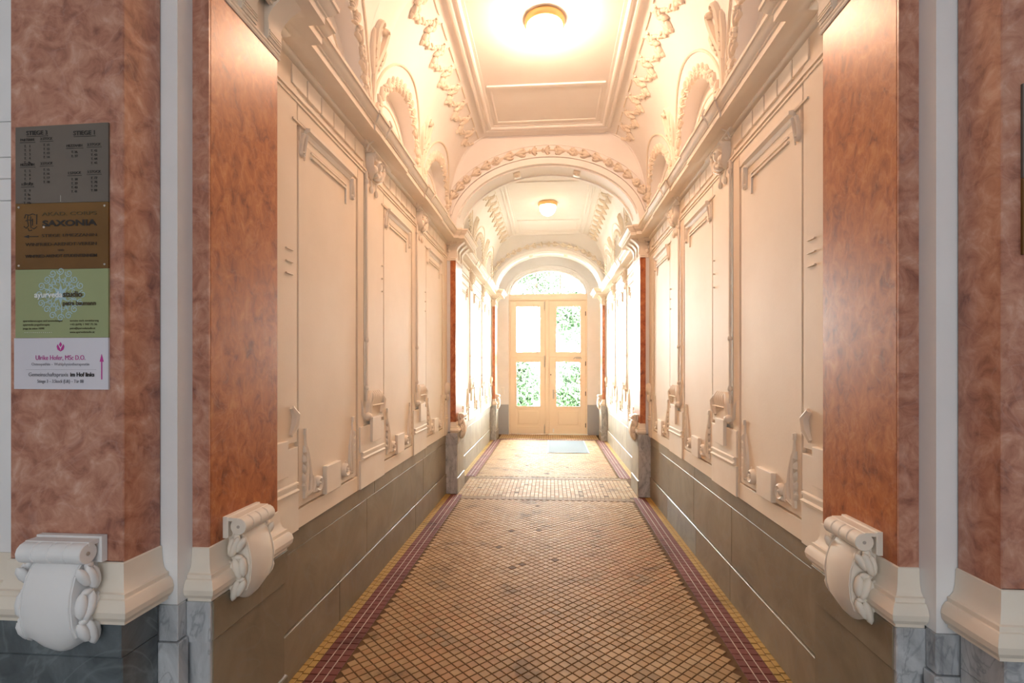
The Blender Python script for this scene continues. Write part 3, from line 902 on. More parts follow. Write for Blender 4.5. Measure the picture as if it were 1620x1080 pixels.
# wide pink marble pilasters facing the entrance hall
def front_pilaster(s, label):
    x0 = s * 1.300                                      # inner edge
    x1 = s * (1.690 if s < 0 else 1.720)
    Y = 1.505
    t = thing('marble_pilaster', label, 'pilaster', ((x0 + x1) / 2, Y + 0.08, 0), 'pink marble pilasters facing the entrance hall')
    obj('marble_shaft', MB().bbox(frame((0, Y, 0), (1, 0, 0), (0, 0, 1), (0, -1, 0)), min(x0, x1), max(x0, x1), 0.985, 4.2, -0.15, 0, 0.003), M['marble_pink'], t)
    cp = w2(s)
    # path in (p, y): from outer wall round the front to the white pier
    P0 = W - abs(x1)
    path = [(P0 - 0.9, Y + 0.06), (P0, Y + 0.06), (P0, Y), (W - 1.300, Y), (W - 1.300, 1.658)]
    obj('base_moulding', MB().sweep(w2(s), base_profile(0.80, 0.985), path), M['stucco'], t, 22)
    obj('pedestal_cap', MB().bbox(frame((0, Y, 0), (1, 0, 0), (0, 0, 1), (0, -1, 0)), min(x0, s * 2.4) - (0 if s > 0 else 0), max(x0, s * 2.4), 0.685, 0.80, -0.14, 0.012, 0.004), M['darkslab' if s < 0 else 'bluestone'], t)
    obj('pedestal_shaft', MB().bbox(frame((0, Y, 0), (1, 0, 0), (0, 0, 1), (0, -1, 0)), min(x0, s * 2.4), max(x0, s * 2.4), 0.0, 0.683, -0.14, 0.006, 0.004), M['darkslab' if s < 0 else 'bluestone'], t)
    cartouche(t, frame((s * (1.463 if s < 0 else 1.60), Y - 0.006, 0.724), (1, 0, 0), (0, 0, 1), (0, -1, 0)), M['white'], 0.89)
    return t
front_pilaster(-1, 'wide pink marble pilaster with four nameplates, left of the passage opening')
front_pilaster(1, 'wide pink marble pilaster cut by the frame, right of the passage opening')

# ------------------------------------------------------------------ vaulted ceilings with lunettes
def build_ceiling(Y0, Y1, label, nf):
    root = thing('ceiling', label, 'ceiling', kind='structure')
    L = Y1 - Y0
    cs = [Y0 + L * (0.5 + k / 3.0) for k in (-1, 0, 1)]
    R, ZS, ZB = 0.55, 3.385, 3.335
    XB = 1.345
    def arch_z(y, c): return ZS + math.sqrt(max(0, R * R - (y - c) ** 2))
    for s in (-1, 1):
        mb = MB()
        ys = []
        n = 40
        for k in range(n + 1):
            y = Y0 + L * k / n
            if all(abs(y - c) > R + 0.004 for c in cs): ys.append((y, ZB))
        for c in cs:
            ys.append((c - R - 0.0002, ZB)); ys.append((c + R + 0.0002, ZB))
            for k in range(25):
                y = c - R * math.cos(PI * k / 24)
                ys.append((y, arch_z(y, c)))
        ys.sort()
        NP = 16
        vs, fs = [], []
        for y, z0 in ys:
            s0 = z0 - 3.55 if z0 < 3.55 else math.asin(z0 - 3.55)
            for k in range(NP + 1):
                q = s0 + (PI / 2 - s0) * k / NP
                z = 3.55 + q if q < 0 else 3.55 + math.sin(q)
                x = 1.25 if q < 0 else 0.72 + 0.53 * math.cos(q)
                vs.append((s * x, y, z))
        for i in range(len(ys) - 1):
            for k in range(NP):
                a = i * (NP + 1) + k
                fs.append((a, a + 1, a + NP + 2, a + NP + 1))
        mb.add(vs, fs)
        obj('cove', mb, M['ceil'], root, 40)
        for c in cs:
            lu = MB()
            pts = [(c - R, ZB), (c - R, ZS)] + [(c - R * math.cos(PI * k / 24), arch_z(c - R * math.cos(PI * k / 24), c)) for k in range(1, 24)] + [(c + R, ZS), (c + R, ZB)]
            m = len(pts)
            vv = [(s * cove_x(z), y, z) for y, z in pts] + [(s * XB, y, z) for y, z in pts]
            ff = [(i, i + 1, m + i + 1, m + i) for i in range(m - 1)]
            ff.append(tuple(range(m, 2 * m)))
            ff.append((0, m - 1, 2 * m - 1, m))
            lu.add(vv, ff)
            lun = obj('lunette', lu, M['ceil'], root, 40)
            # inner frame line on the lunette back wall
            il = MB()
            rr = 0.47
            pl = [(c - rr, ZB)] + [(c - rr * math.cos(PI * k / 20), ZS - 0.03 + rr * math.sin(PI * k / 20)) for k in range(21)] + [(c + rr, ZB)]
            il.ridge(lambda a, b, h: (s * (XB - h), a, b), pl, 0.008, 0.010)
            obj('inner_line', il, M['stucco'], lun)
            # outer archivolt line on the cove
            ro = 0.70
            al = []
            for k in range(33):
                th = PI * k / 32
                y, z = c - ro * math.cos(th), ZS - 0.03 + ro * 1.10 * math.sin(th)
                y = max(c - L / 6, min(c + L / 6, y))
                al.append(cove_pt(s, y, max(z, ZB + 0.01), 0.004)[0])
            ol = MB().tube(al, 0.011, 6)
            obj('archivolt_line', ol, M['stucco'], lun, 50)
            # garland of leaf bunches round the opening
            rg = 0.605
            path = []
            nst = 2
            tot = 23
            for k in range(tot):
                t = k / (tot - 1)
                th = PI * t
                y, z = c - rg * math.cos(th), ZS - 0.03 + (rg + 0.015) * math.sin(th)
                path.append((y, z))
            for k, (y, z) in enumerate(path):
                a, b = path[max(k - 1, 0)], path[min(k + 1, tot - 1)]
                pos, nv = cove_pt(s, y, max(z, ZB + 0.02))
                pa, _ = cove_pt(s, a[0], a[1]); pb, _ = cove_pt(s, b[0], b[1])
                tg = pb - pa
                if k > tot / 2: tg = -tg
                kind = 2 if abs(k - tot // 2) in (1, 2, 3) else (0, 1, 0, 2)[k % 4]
                sc = 0.098 if k not in (0, tot - 1) else 0.08
                put('leaf_cluster', CL[kind], lun, basis(pos, tg, nv, sc, sc * 1.02, sc * 0.85))
        # leaf sprays standing between the lunettes
        for yy in [Y0 + L / 3, Y0 + 2 * L / 3]:
            sp = MB()
            ff = lambda a, b, h: tuple(cove_pt(s, yy + a, b, h)[0])
            for d in (-1, 1):
                f2 = lambda a, b, h: ff(d * a, b, h)
                sp.ridge(f2, [(0.0, 3.70), (0.018, 3.82), (0.055, 3.93), (0.075, 4.02), (0.068, 4.075)] + spiral((0.045, 4.07), 0.024, 0.006, 0.2, 0.8, 8), [0.010, 0.020, 0.026, 0.024, 0.018] + [0.014] * 9, [0.018, 0.032, 0.040, 0.040, 0.040] + [0.04] * 9)
                sp.ridge(f2, [(0.0, 3.72), (0.05, 3.80), (0.095, 3.88), (0.120, 3.96), (0.112, 4.0)], [0.008, 0.018, 0.022, 0.016, 0.008], [0.014, 0.030, 0.035, 0.03, 0.016])
                for q in range(3):
                    o, nn = cove_pt(s, yy + d * (0.03 + 0.02 * q), 3.80 + 0.05 * q, 0.02)
                    sp.ell(o, (0, 0.014, 0), (0.0, 0, 0.022), nn * 0.02, 6, 4)
            sp.ridge(ff, [(0, 3.42), (0, 3.75), (0, 3.98)], [0.018, 0.02, 0.008], [0.02, 0.03, 0.02])
            obj('leaf_spray', sp, M['stucco'], root, 45)
        # row of festoons below the ceiling frame
        fe = MB()
        S = L / nf
        ZN = 4.487
        phi0 = math.asin(ZN - 3.55)
        def cf(a, t, h):                                # t: distance down the cove from the nodes
            ph = phi0 - t / 0.66
            z = 3.55 + math.sin(ph)
            return cove_pt(s, a, z, h)
        rnd = random.Random(5)
        def blob(a, t, r, st, ang, hh=0.4):
            o, nn = cf(a, t, hh * r)
            e1 = cf(a + 0.01, t, 0)[0] - cf(a, t, 0)[0]; e2 = cf(a, t - 0.01, 0)[0] - cf(a, t, 0)[0]
            e1.normalize(); e2.normalize()
            u = e1 * math.cos(ang) + e2 * math.sin(ang); v = -e1 * math.sin(ang) + e2 * math.cos(ang)
            fe.ell(o, u * r * st, v * r, nn * r * 0.9, 6, 4)
        for k in range(16):                             # thick leafy drop from the left node
            q = k / 15
            w = 0.010 + 0.030 * math.sin(PI * min(1, q * 1.15) ** 0.9)
            blob(S * (0.03 + 0.10 * q ** 2) + rnd.uniform(-w, w), 0.02 + 0.16 * q, 0.021 + 0.007 * rnd.random(), 1.7, -PI / 2 + rnd.uniform(-0.8, 0.8))
        for k in range(12):                             # lighter swag on to the next node
            q = k / 11
            w = 0.018 * (1 - q) + 0.006
            blob(S * (0.16 + 0.74 * q), 0.175 - 0.13 * q ** 1.4 + rnd.uniform(-w, w), 0.014 + 0.008 * (1 - q) + 0.005 * rnd.random(), 1.6, rnd.uniform(-0.3, 1.4))
        for (a, tt, r) in ((0.0, -0.005, 0.018), (-0.028, -0.02, 0.012), (0.028, -0.022, 0.012), (0.0, 0.02, 0.013)):
            blob(a, tt, r, 1.3, 0.5)
        cord = [cf(S * q, -0.052 + 0.0 * q, 0.005)[0] for q in (0.16, 0.5, 0.84)]
        fe.tube(cord, 0.006, 5)
        me = fe.mesh('festoon', M['stucco'], 55)
        for k in range(nf):
            if 0.0 <= S * k < L - 0.1:
                put('festoon', me, root, Matrix.Translation((0, Y0 + S * k + 0.02, 0)))
    # flat ceiling and framed panel
    obj('ceiling_field', MB().box((-0.74, Y0, 4.545), (0.74, Y1, 4.62)), M['ceil'], root)
    fy0, fy1 = Y0 + 0.16, Y1 - 0.16
    prof = [(0.0, 4.556), (0.0, 4.520), (0.012, 4.512), (0.030, 4.514), (0.040, 4.526), (0.060, 4.528), (0.066, 4.518), (0.085, 4.512), (0.100, 4.520), (0.106, 4.534), (0.135, 4.536), (0.135, 4.556)]
    rect = [(0.775, fy0), (-0.775, fy0), (-0.775, fy1), (0.775, fy1)]
    obj('panel_frame', MB().sweep(lambda p, y, z: (p, y, z), prof, rect[::-1] if False else rect, True), M['ceil'], root, 30)
    for a, b in ((fy1 - 0.98, fy1 - 0.20), (fy0 + 0.20, fy0 + 0.98)):
        ip = [(0, 4.548), (0, 4.538), (0.012, 4.534), (0.024, 4.538), (0.024, 4.548)]
        obj('end_panel_frame', MB().sweep(lambda p, y, z: (p, y, z), ip, [(0.60, a), (-0.60, a), (-0.60, b), (0.60, b)], True), M['ceil'], root)
        yy = a if a > (Y0 + Y1) / 2 else b
        obj('cross_bar', MB().box((-0.615, yy - 0.018, 4.528), (0.615, yy + 0.018, 4.548)), M['ceil'], root)
    return root
c1 = build_ceiling(B1[0], B1[1], 'vaulted ceiling of the front bay with lunettes, festoons and framed panel', 13)
c2 = build_ceiling(B2[0], B2[1], 'vaulted ceiling of the rear bay beyond the middle arch', 14)
light_block = obj('light_block_slab', MB().box((-2.8, -2.95, 4.95), (2.8, YD + 0.35, 5.2)), M['white'])  # added out of view so sky light cannot leak through the vault
tag(light_block, 'unseen slab added above the passage vault to keep sky light out', 'ceiling', kind='structure')

# ------------------------------------------------------------------ transverse arches
def archway(y0, y1, label, deco=True):
    root = thing('arch', label, 'arch', kind='structure')
    A, Bz, Z0 = 1.155, 0.79, 3.385
    n = 48
    def el(a, b, th): return (-a * math.cos(th), Z0 + b * math.sin(th))
    arc = [el(A, Bz, PI * k / n) for k in range(n + 1)]
    mb = MB()
    outer = []
    for k in range(n + 1):
        th = PI * k / n
        outer.append((-1.50 * math.cos(th) * (1 if abs(math.cos(th)) < 1 else 1), 3.30 + 1.75 * math.sin(th)))
    outer[0] = (-1.5, 3.30); outer[-1] = (1.5, 3.30)
    arc2 = [(-A, 3.30)] + arc + [(A, 3.30)]
    out2 = [(-1.5, 3.28)] + [(max(-1.5, min(1.5, 1.9 * x)), z) for x, z in outer] + [(1.5, 3.28)]
    m = len(arc2)
    for y in (y0, y1):
        vs = [(x, y, z) for x, z in arc2] + [(x, y, z) for x, z in out2]
        mb.add(vs, [(i, i + 1, m + i + 1, m + i) for i in range(m - 1)])
    mb.add([(x, y0, z) for x, z in arc2] + [(x, y1, z) for x, z in arc2], [(i, i + 1, m + i + 1, m + i) for i in range(m - 1)])
    obj('arch_wall', mb, M['ceil'], root, 30)
    fa = lambda a, b, h: (a, y0 - h, b)
    # plain raised face band next to the opening, then a rounded rib
    for (e0, e1, h) in ((0.0, 0.075, 0.022), (0.082, 0.100, 0.036), (0.235, 0.250, 0.012)):
        q = MB()
        pin = [el(A + e0, Bz + e0, PI * k / n) for k in range(n + 1)]
        pout = [el(A + e1, Bz + e1, PI * k / n) for k in range(n + 1)]
        lim = 1.24
        keep = [k for k in range(n + 1) if abs(pout[k][0]) <= lim]
        k0, k1 = keep[0], keep[-1]
        rows = []
        for k in range(k0, k1 + 1):
            rows.append([fa(pin[k][0], pin[k][1], 0), fa(pin[k][0], pin[k][1], h), fa(pout[k][0], pout[k][1], h), fa(pout[k][0], pout[k][1], 0)])
        vs = [p for r in rows for p in r]
        fs = [(i * 4 + j, i * 4 + j + 1, i * 4 + 5 + j, i * 4 + 4 + j) for i in range(len(rows) - 1) for j in range(3)]
        q.add(vs, fs)
        obj('arch_band', q, M['ceil'], root, 30)
    # rib where wall and cove meet
    rb = []
    for k in range(41):
        ph = -0.15 + (PI / 2 + 0.15) * k / 40
        z = 3.55 + (ph if ph < 0 else math.sin(ph)); x = 1.25 if ph < 0 else 0.72 + 0.53 * math.cos(ph)
        rb.append((x, z))
    for s in (-1, 1):
        obj('wall_rib', MB().tube([(s * x, y0 - 0.008, z - 0.004) for x, z in rb], 0.012, 6), M['ceil'], root, 50)
    # leaf garland
    gar = obj('arch_garland', MB().tube([fa(*el(A + 0.175, Bz + 0.175, PI * k / 40), 0.004) for k in range(3, 38)], 0.014, 6), M['stucco'], root, 50)
    K = 21
    for k in range(K):
        th = PI * (0.085 + 0.83 * (k + 0.5) / K)
        x, z = el(A + 0.17, Bz + 0.165, th)
        dx, dz = (A + 0.17) * math.sin(th), (Bz + 0.165) * math.cos(th)
        if k >= K / 2: dx, dz = -dx, -dz
        kind = 0 if k % 3 else 1
        if k in (K // 2 - 1, K // 2): kind = 2
        put('leaf_cluster', CL[kind], gar, basis(fa(x, z, 0.004), (dx, 0, dz), (0, -1, 0), 0.112, 0.110, 0.15))
    # soffit panel edged by raised fillets and two square rosettes
    sf = MB()
    w = y1 - y0
    for (a, b) in ((0.035, 0.075), (w - 0.10, w - 0.05)):
        rows = []
        for k in range(3, n - 2):
            x0, z0 = el(A, Bz, PI * k / n); x1, z1 = el(A - 0.014, Bz - 0.014, PI * k / n)
            rows.append([(x0, y0 + a, z0 + 0.002), (x1, y0 + a, z1), (x1, y0 + b, z1), (x0, y0 + b, z0 + 0.002)])
        vs = [p for r in rows for p in r]
        sf.add(vs, [(i * 4 + j, i * 4 + j + 1, i * 4 + 5 + j, i * 4 + 4 + j) for i in range(len(rows) - 1) for j in range(3)])
    obj('soffit_fillet', sf, M['ceil'], root, 30)
    for sx in (-1, 1):
        th = PI / 2 - sx * 0.345
        x, z = el(A, Bz, th)
        tdir = Vector((A * math.sin(th), 0, Bz * math.cos(th))).normalized()
        nd = Vector((tdir.z, 0, -tdir.x))
        if nd.z > 0: nd = -nd
        ff = frame((x, (y0 + y1) / 2 - 0.02, z), tdir, (0, 1, 0), nd)
        q = MB().bbox(ff, -0.045, 0.045, -0.10, 0.10, -0.002, 0.018, 0.004)
        lobe(q, ff, 0, 0, 0.018, 0.030, 0.030, 0.020, 8, 5)
        for k in range(6):
            lobe(q, ff, 0.024 * math.cos(k * PI / 3), 0.024 * math.sin(k * PI / 3), 0.020, 0.012, 0.012, 0.012, 6, 4)
        obj('rosette', q, M['stucco'], root, 50)
    return root
archway(P2[0], P2[1], 'middle arch across the passage with a leaf garland and two rosettes')
archway(P3[0], P3[1], 'far arch across the passage in front of the garden door')
archway(1.74, 2.19, 'entrance arch over the nearest pair of pilasters')

# ------------------------------------------------------------------ ceiling lamps
def lamp(y, label, lit, glass):
    t = thing('ceiling_lamp', label, 'lamp', (0, y, 4.545), 'round ceiling lamps of the passage')
    obj('base_ring', MB().lathe((0, y, 4.545), [(0.0, 0.0), (0.165, 0.0), (0.172, -0.014), (0.170, -0.04), (0.162, -0.060), (0.155, -0.064), (0.151, -0.05), (0.0, -0.05)], 40), M['brass'], t, 30)
    gl = [(0.146, -0.054)] + [(0.148 * math.cos(a) if a > 0 else 0.148, -0.085 - 0.148 * math.sin(a)) for a in [PI / 2 * k / 12 for k in range(13)]]
    gl[-1] = (0.0, gl[-1][1])
    obj('glass_globe', MB().lathe((0, y, 4.545), gl, 32), glass, t, 60)
lamp((B1[0] + B1[1]) / 2 - 0.02, 'round ceiling lamp glowing warm in the front bay', True, M['globe'])
lamp((B2[0] + B2[1]) / 2, 'smaller looking round ceiling lamp washed out by daylight in the rear bay', False, M['globe_off'])

# ------------------------------------------------------------------ garden door and its wall
back = thing('wall_back', 'white end wall around the garden door with grey painted plinths', 'wall', kind='structure')
XL, XR = -0.957, 0.925
AZ, AH = 3.38, 0.60
XC, XA = (XL + XR) / 2, (XR - XL) / 2
mb = MB()
mb.box((-1.62, YD - 0.03, 0), (XL - 0.002, YD + 0.32, 3.38)); mb.box((XR + 0.002, YD - 0.03, 0), (1.62, YD + 0.32, 3.38))
n = 32
arc = [(XC - XA * math.cos(PI * k / n), AZ + AH * math.sin(PI * k / n)) for k in range(n + 1)]
top = [(-1.62 + 3.24 * k / n, 4.98) for k in range(n + 1)]
arc[0] = (XL, AZ); arc[-1] = (XR, AZ)
P = [(-1.62, AZ)] + arc + [(1.62, AZ)]
T = [(-1.62, 4.98)] + top + [(1.62, 4.98)]
m = len(P)
for y in (YD - 0.03, YD + 0.32):
    mb.add([(x, y, z) for x, z in P] + [(x, y, z) for x, z in T], [(i, i + 1, m + i + 1, m + i) for i in range(m - 1)])
mb.add([(x, YD - 0.03, z) for x, z in P] + [(x, YD + 0.32, z) for x, z in P], [(i, i + 1, m + i + 1, m + i) for i in range(m - 1)])
obj('plaster_wall', mb, M['white'], back)
for a, b in ((-1.294, XL - 0.004), (XR + 0.004, 1.294)):
    obj('painted_plinth', MB().bbox(frame((0, YD - 0.03, 0), (1, 0, 0), (0, 0, 1), (0, -1, 0)), a, b, 0, 0.72, 0, 0.012, 0.003), M['grey_paint'], back)
mb = MB()
mb.box((-1.46, P3[1], 4.4), (1.46, YD, 4.55))
obj('soffit', mb, M['white'], back)
ol = MB().ridge(lambda a, b, h: (a, YD - 0.03 - h, b), [(XC - (XA + 0.08) * math.cos(PI * k / n), AZ + (AH + 0.08) * math.sin(PI * k / n)) for k in range(n + 1)], 0.02, 0.02)
obj('arch_line', ol, M['white'], back)
# switch plate by the door
obj('switch_plate', MB().bbox(frame((-1.10, YD - 0.03, 1.05), (1, 0, 0), (0, 0, 1), (0, -1, 0)), -0.035, 0.035, -0.09, 0.09, 0, 0.012, 0.004), M['threshold'], back)

door = thing('door_1', 'cream double door with four glass panes at the far end of the passage', 'door', (XC, YD + 0.05, 0), kind='structure')
fd = frame((0, YD + 0.05, 0), (1, 0, 0), (0, 0, 1), (0, -1, 0))
q = MB()
q.bbox(fd, XL, XL + 0.035, 0, 3.235, -0.05, 0.03, 0.004); q.bbox(fd, XR - 0.035, XR, 0, 3.235, -0.05, 0.03, 0.004)
q.bbox(fd, XL, XL + 0.06, 0, 3.25, -0.055, -0.0305); q.bbox(fd, XR - 0.06, XR, 0, 3.25, -0.055, -0.0305); q.bbox(fd, XL, XR, 3.19, 3.25, -0.055, -0.0305); q.bbox(fd, XL, XR, 0.0, 0.05, -0.055, -0.0305); q.bbox(fd, -0.11, 0.06, 0, 3.25, -0.055, -0.0305)
obj('door_frame', q, M['door'], door)
q = MB(); q.bbox(fd, XL, XR, 3.228, 3.385, -0.05, 0.05, 0.006); q.bbox(fd, XL, XR, 3.25, 3.27, -0.05, 0.062, 0.004)
obj('transom', q, M['door'], door)
q = MB(); q.bbox(fd, -0.072, 0.020, 0.02, 3.225, -0.04, 0.038, 0.006); q.bbox(fd, -0.045, -0.008, 0.02, 3.225, 0.03, 0.052, 0.004)
obj('centre_post', q, M['door'], door)
def door_leaf(x0, x1, gx0, gx1, right):
    rails = [(0.02, 0.19), (0.615, 0.675), (1.75, 1.985), (3.085, 3.222)]
    q = MB()
    q.bbox(fd, x0, gx0, 0.02, 3.222, -0.03, 0.014, 0.003); q.bbox(fd, gx1, x1, 0.02, 3.222, -0.03, 0.014, 0.003)
    for a, b in rails: q.bbox(fd, gx0, gx1, a, b, -0.03, 0.014, 0.003)
    lf = obj('door_leaf', q, M['door'], door)
    q = MB()
    for b0, b1 in ((0.675, 1.75), (1.985, 3.085)):
        q.bbox(fd, gx0 - 0.02, gx0 + 0.006, b0 - 0.02, b1 + 0.02, 0.0, 0.024, 0.006); q.bbox(fd, gx1 - 0.006, gx1 + 0.02, b0 - 0.02, b1 + 0.02, 0.0, 0.024, 0.006)
        q.bbox(fd, gx0, gx1, b0 - 0.02, b0 + 0.006, 0.0, 0.024, 0.006); q.bbox(fd, gx0, gx1, b1 - 0.006, b1 + 0.02, 0.0, 0.024, 0.006)
    q.bbox(fd, x0 + 0.01, x1 - 0.01, 1.865, 1.885, 0.0, 0.022, 0.004)
    obj('glazing_bead', q, M['door'], lf)
    q = MB(); q.bbox(fd, gx0, gx1, 0.19, 0.615, -0.02, 0.0); q.bbox(fd, gx0 + 0.05, gx1 - 0.05, 0.24, 0.565, -0.01, 0.010, 0.008)
    obj('lower_panel', q, M['door'], lf)
    for b0, b1 in ((0.675, 1.75), (1.985, 3.085)):
        obj('glass_pane', MB().bbox(fd, gx0 - 0.004, gx1 + 0.004, b0 - 0.004, b1 + 0.004, -0.012, -0.008), M['glass'], lf)
    return lf
lfL = door_leaf(XL + 0.037, -0.075, -0.775, -0.200, False)
lfR = door_leaf(0.023, XR - 0.037, 0.185, 0.765, True)
q = MB()
q.bbox(fd, -0.112, -0.082, 1.62, 1.90, 0.014, 0.03, 0.004); q.tube([fd(-0.097, 1.66, 0.03), fd(-0.097, 1.66, 0.065), fd(-0.097, 1.86, 0.065), fd(-0.097, 1.86, 0.03)], 0.009, 8)
obj('bolt_handle', q, M['steel'], lfL, 40)
q = MB(); q.bbox(fd, -0.110, -0.085, 0.02, 0.20, 0.014, 0.03, 0.004); q.tube([fd(-0.097, 0.03, 0.034), fd(-0.097, 0.24, 0.034)], 0.007, 6)
obj('foot_bolt', q, M['steel'], lfL, 40)
q = MB(); q.bbox(fd, -0.110, -0.085, 3.02, 3.20, 0.014, 0.03, 0.004); q.tube([fd(-0.097, 2.98, 0.034), fd(-0.097, 3.20, 0.034)], 0.007, 6)
obj('top_bolt', q, M['steel'], lfL, 40)
q = MB(); q.tube([fd(0.60, 1.82, 0.03), fd(0.64, 1.86, 0.05), fd(0.70, 1.845, 0.05), fd(0.76, 1.865, 0.05), fd(0.79, 1.82, 0.03)], 0.012, 6); q.bbox(fd, 0.655, 0.76, 1.82, 1.875, 0.014, 0.045, 0.005)
obj('door_closer', q, M['steel'], lfR, 40)
q = MB(); q.bbox(fd, 0.10, 0.14, 0.86, 1.08, 0.014, 0.022, 0.003); q.tube([fd(0.12, 1.0, 0.022), fd(0.12, 1.0, 0.06), fd(0.18, 1.0, 0.065)], 0.009, 8)
obj('door_handle', q, M['steel'], lfR, 40)
q = MB(); q.tube([fd(0.055, 1.44, 0.014), fd(0.055, 1.44, 0.020)], 0.016, 10)
obj('keyhole', q, M['iron'], lfR)
q = MB(); q.bbox(fd, 0.10, 0.135, 0.05, 0.14, 0.014, 0.05, 0.006)
obj('door_stop', q, M['threshold'], lfR)
for zz in (0.22, 0.98, 1.70, 2.9):
    q = MB(); q.tube([fd(XR - 0.037, zz - 0.045, 0.026), fd(XR - 0.037, zz + 0.045, 0.026)], 0.011, 8); lobe(q, fd, XR - 0.037, zz + 0.05, 0.026, 0.012, 0.012, 0.012, 6, 4)
    obj('hinge', q, M['iron'], lfR, 40)
obj('threshold', MB().bbox(fd, 0.0, XR + 0.01, 0.0, 0.022, -0.02, 0.11, 0.004), M['threshold'], door)
# arched fanlight above the transom
fan = thing('window_1', 'arched fanlight window above the garden door transom', 'window', (XC, YD + 0.05, 3.385), kind='structure')
q = MB()
pts = [(XC - (XA - 0.02) * math.cos(PI * k / n), AZ + 0.004 + (AH - 0.02) * math.sin(PI * k / n)) for k in range(n + 1)]
q.ridge(fd, pts, 0.028, 0.05, -0.02)
for xx in (-0.30, 0.28):
    zt = AZ + AH * math.sqrt(1 - ((xx - XC) / XA) ** 2)
    q.bbox(fd, xx - 0.014, xx + 0.014, 3.385, zt - 0.01, -0.02, 0.02, 0.003)
obj('window_frame', q, M['white'], fan)
q = MB()
q.extrude(fd, [(XC - (XA - 0.03) * math.cos(PI * k / n), AZ + 0.006 + (AH - 0.03) * math.sin(PI * k / n)) for k in range(n + 1)], -0.012, -0.008)
obj('glass_pane', q, M['glass'], fan)

# doormat
dm = thing('doormat', 'flat blue-grey doormat lying on the tiles before the garden door', 'doormat', (0.385, 10.35, 0.0))
obj('mat_pile', MB().bbox(frame((0.385, 10.35, 0.001), (1, 0, 0), (0, 1, 0), (0, 0, 1)), -0.375, 0.375, -0.78, 0.78, 0, 0.012, 0.004), M['mat'], dm)
q = MB()
fm = frame((0.385, 10.35, 0.001), (1, 0, 0), (0, 1, 0), (0, 0, 1))
for a0, a1, b0, b1 in ((-0.395, -0.375, -0.80, 0.80), (0.375, 0.395, -0.80, 0.80), (-0.375, 0.375, -0.80, -0.78), (-0.375, 0.375, 0.78, 0.80)):
    q.bbox(fm, a0, a1, b0, b1, 0, 0.009, 0.002)
obj('rubber_edge', q, M['grey_paint'], dm)

# ------------------------------------------------------------------ nameplates
TEXTS = []
SY = 1.505
def zf(v, x, Y=SY):                                     # height of an image row on the sign plane
    d = -(x - 0.05) * math.sin(YAW) + Y * math.cos(YAW)
    return 1.6 + (HY - v) / F * d
def text(parent, body, x, z, size, m, width=None, align='CENTER', bold=0.0, name='lettering', y=None):
    c = bpy.data.curves.new(name, 'FONT')
    c.body = body
    c.size = size
    c.align_x = align
    c.align_y = 'CENTER'
    c.offset = bold
    c.extrude = 0.0003
    c.resolution_u = 3
    c.materials.append(m)
    o = bpy.data.objects.new(name, c)
    COL.objects.link(o)
    o.parent = parent
    o.matrix_basis = world_of(parent).inverted() @ Matrix.Translation((x, (y or SY - 0.0076), z)) @ Matrix.Rotation(PI / 2, 4, 'X')
    TEXTS.append((o, width))
    return o
def plate(name, label, cat_m, x0, x1, zt0, zt1, zb0, zb1, th=0.006, screws=True):
    t = thing(name, label, 'sign', ((x0 + x1) / 2, SY, (zt0 + zb0) / 2), 'nameplates on the entrance pilasters')
    fr = frame((0, SY - 0.0005, 0), (1, 0, 0), (0, 0, 1), (0, -1, 0))
    poly = [(x0, zb0), (x1, zb1), (x1, zt1), (x0, zt0)]
    obj('plate', MB().extrude(fr, poly, 0.0, th), cat_m, t)
    if screws:
        for (x, z) in ((x0 + 0.012, zt0 - 0.012), (x1 - 0.012, zt1 - 0.012), (x0 + 0.012, zb0 + 0.012), (x1 - 0.012, zb1 + 0.012)):
            q = MB(); lobe(q, fr, x, z, th, 0.004, 0.004, 0.003, 8, 4)
            obj('screw', q, M['screw'], t, 60)
    return t, fr
X0, X1 = -1.664, -1.346
Z = [zf(v, X0) for v in (203, 323.5, 427.5, 535, 615)]
Zr = [zf(v, X1) for v in (195, 320, 425, 534, 616)]
def sx(u, Y=SY):                                        # image column on the sign plane
    a = (u - 810) / F
    return 0.05 + Y * (a * math.cos(YAW) - math.sin(YAW)) / (a * math.sin(YAW) + math.cos(YAW))
def sz(u, v): return zf(v, sx(u))
def under(parent, fr, u0, u1, v, m, w=0.0012):
    x0, x1 = sx(u0), sx(u1)
    z = sz((u0 + u1) / 2, v)
    obj('rule', MB().bbox(fr, x0, x1, z - w / 2, z + w / 2, 0.006, 0.0072), m, parent)

t1, f1 = plate('stair_directory', 'dark metal stair directory plate, topmost of the four on the left pilaster', M['plate_dark'], X0, X1, Z[0], Zr[0], Z[1] + 0.001, Zr[1] + 0.001, screws=False)
text(t1, 'STIEGE 3', sx(62), sz(62, 212), 0.019, M['ink'], 0.073, bold=0.0003)
text(t1, 'STIEGE 1', sx(137), sz(137, 212), 0.019, M['ink'], 0.073, bold=0.0003)
under(t1, f1, 46, 79, 217, M['ink']); under(t1, f1, 120, 154, 217, M['ink'])
def column(u, v, head, rows, uw=24):
    text(t1, head, sx(u), sz(u, v), 0.0115, M['ink'], uw / F * 1.6)
    under(t1, f1, u - uw / 2, u + uw / 2, v + 4, M['ink'], 0.0009)
    for k, r in enumerate(rows):
        text(t1, r, sx(u), sz(u, v + 10 + 6.4 * k), 0.0105, M['ink'])
column(47, 223, 'PARTERRE', ['T.   1', 'T.   2', 'T.   3', 'T.   4', 'T.  4a'])
column(77, 221, '2.STOCK', ['T. 11', 'T. 12', 'T. 13', 'T. 14'], 21)
column(47, 262, 'MEZZANIN', ['T.   5', 'T.   6', 'T.   7', 'T.   8'])
column(77, 260, '3.STOCK', ['T. 15', 'T. 16', 'T. 17', 'T. 18'], 21)
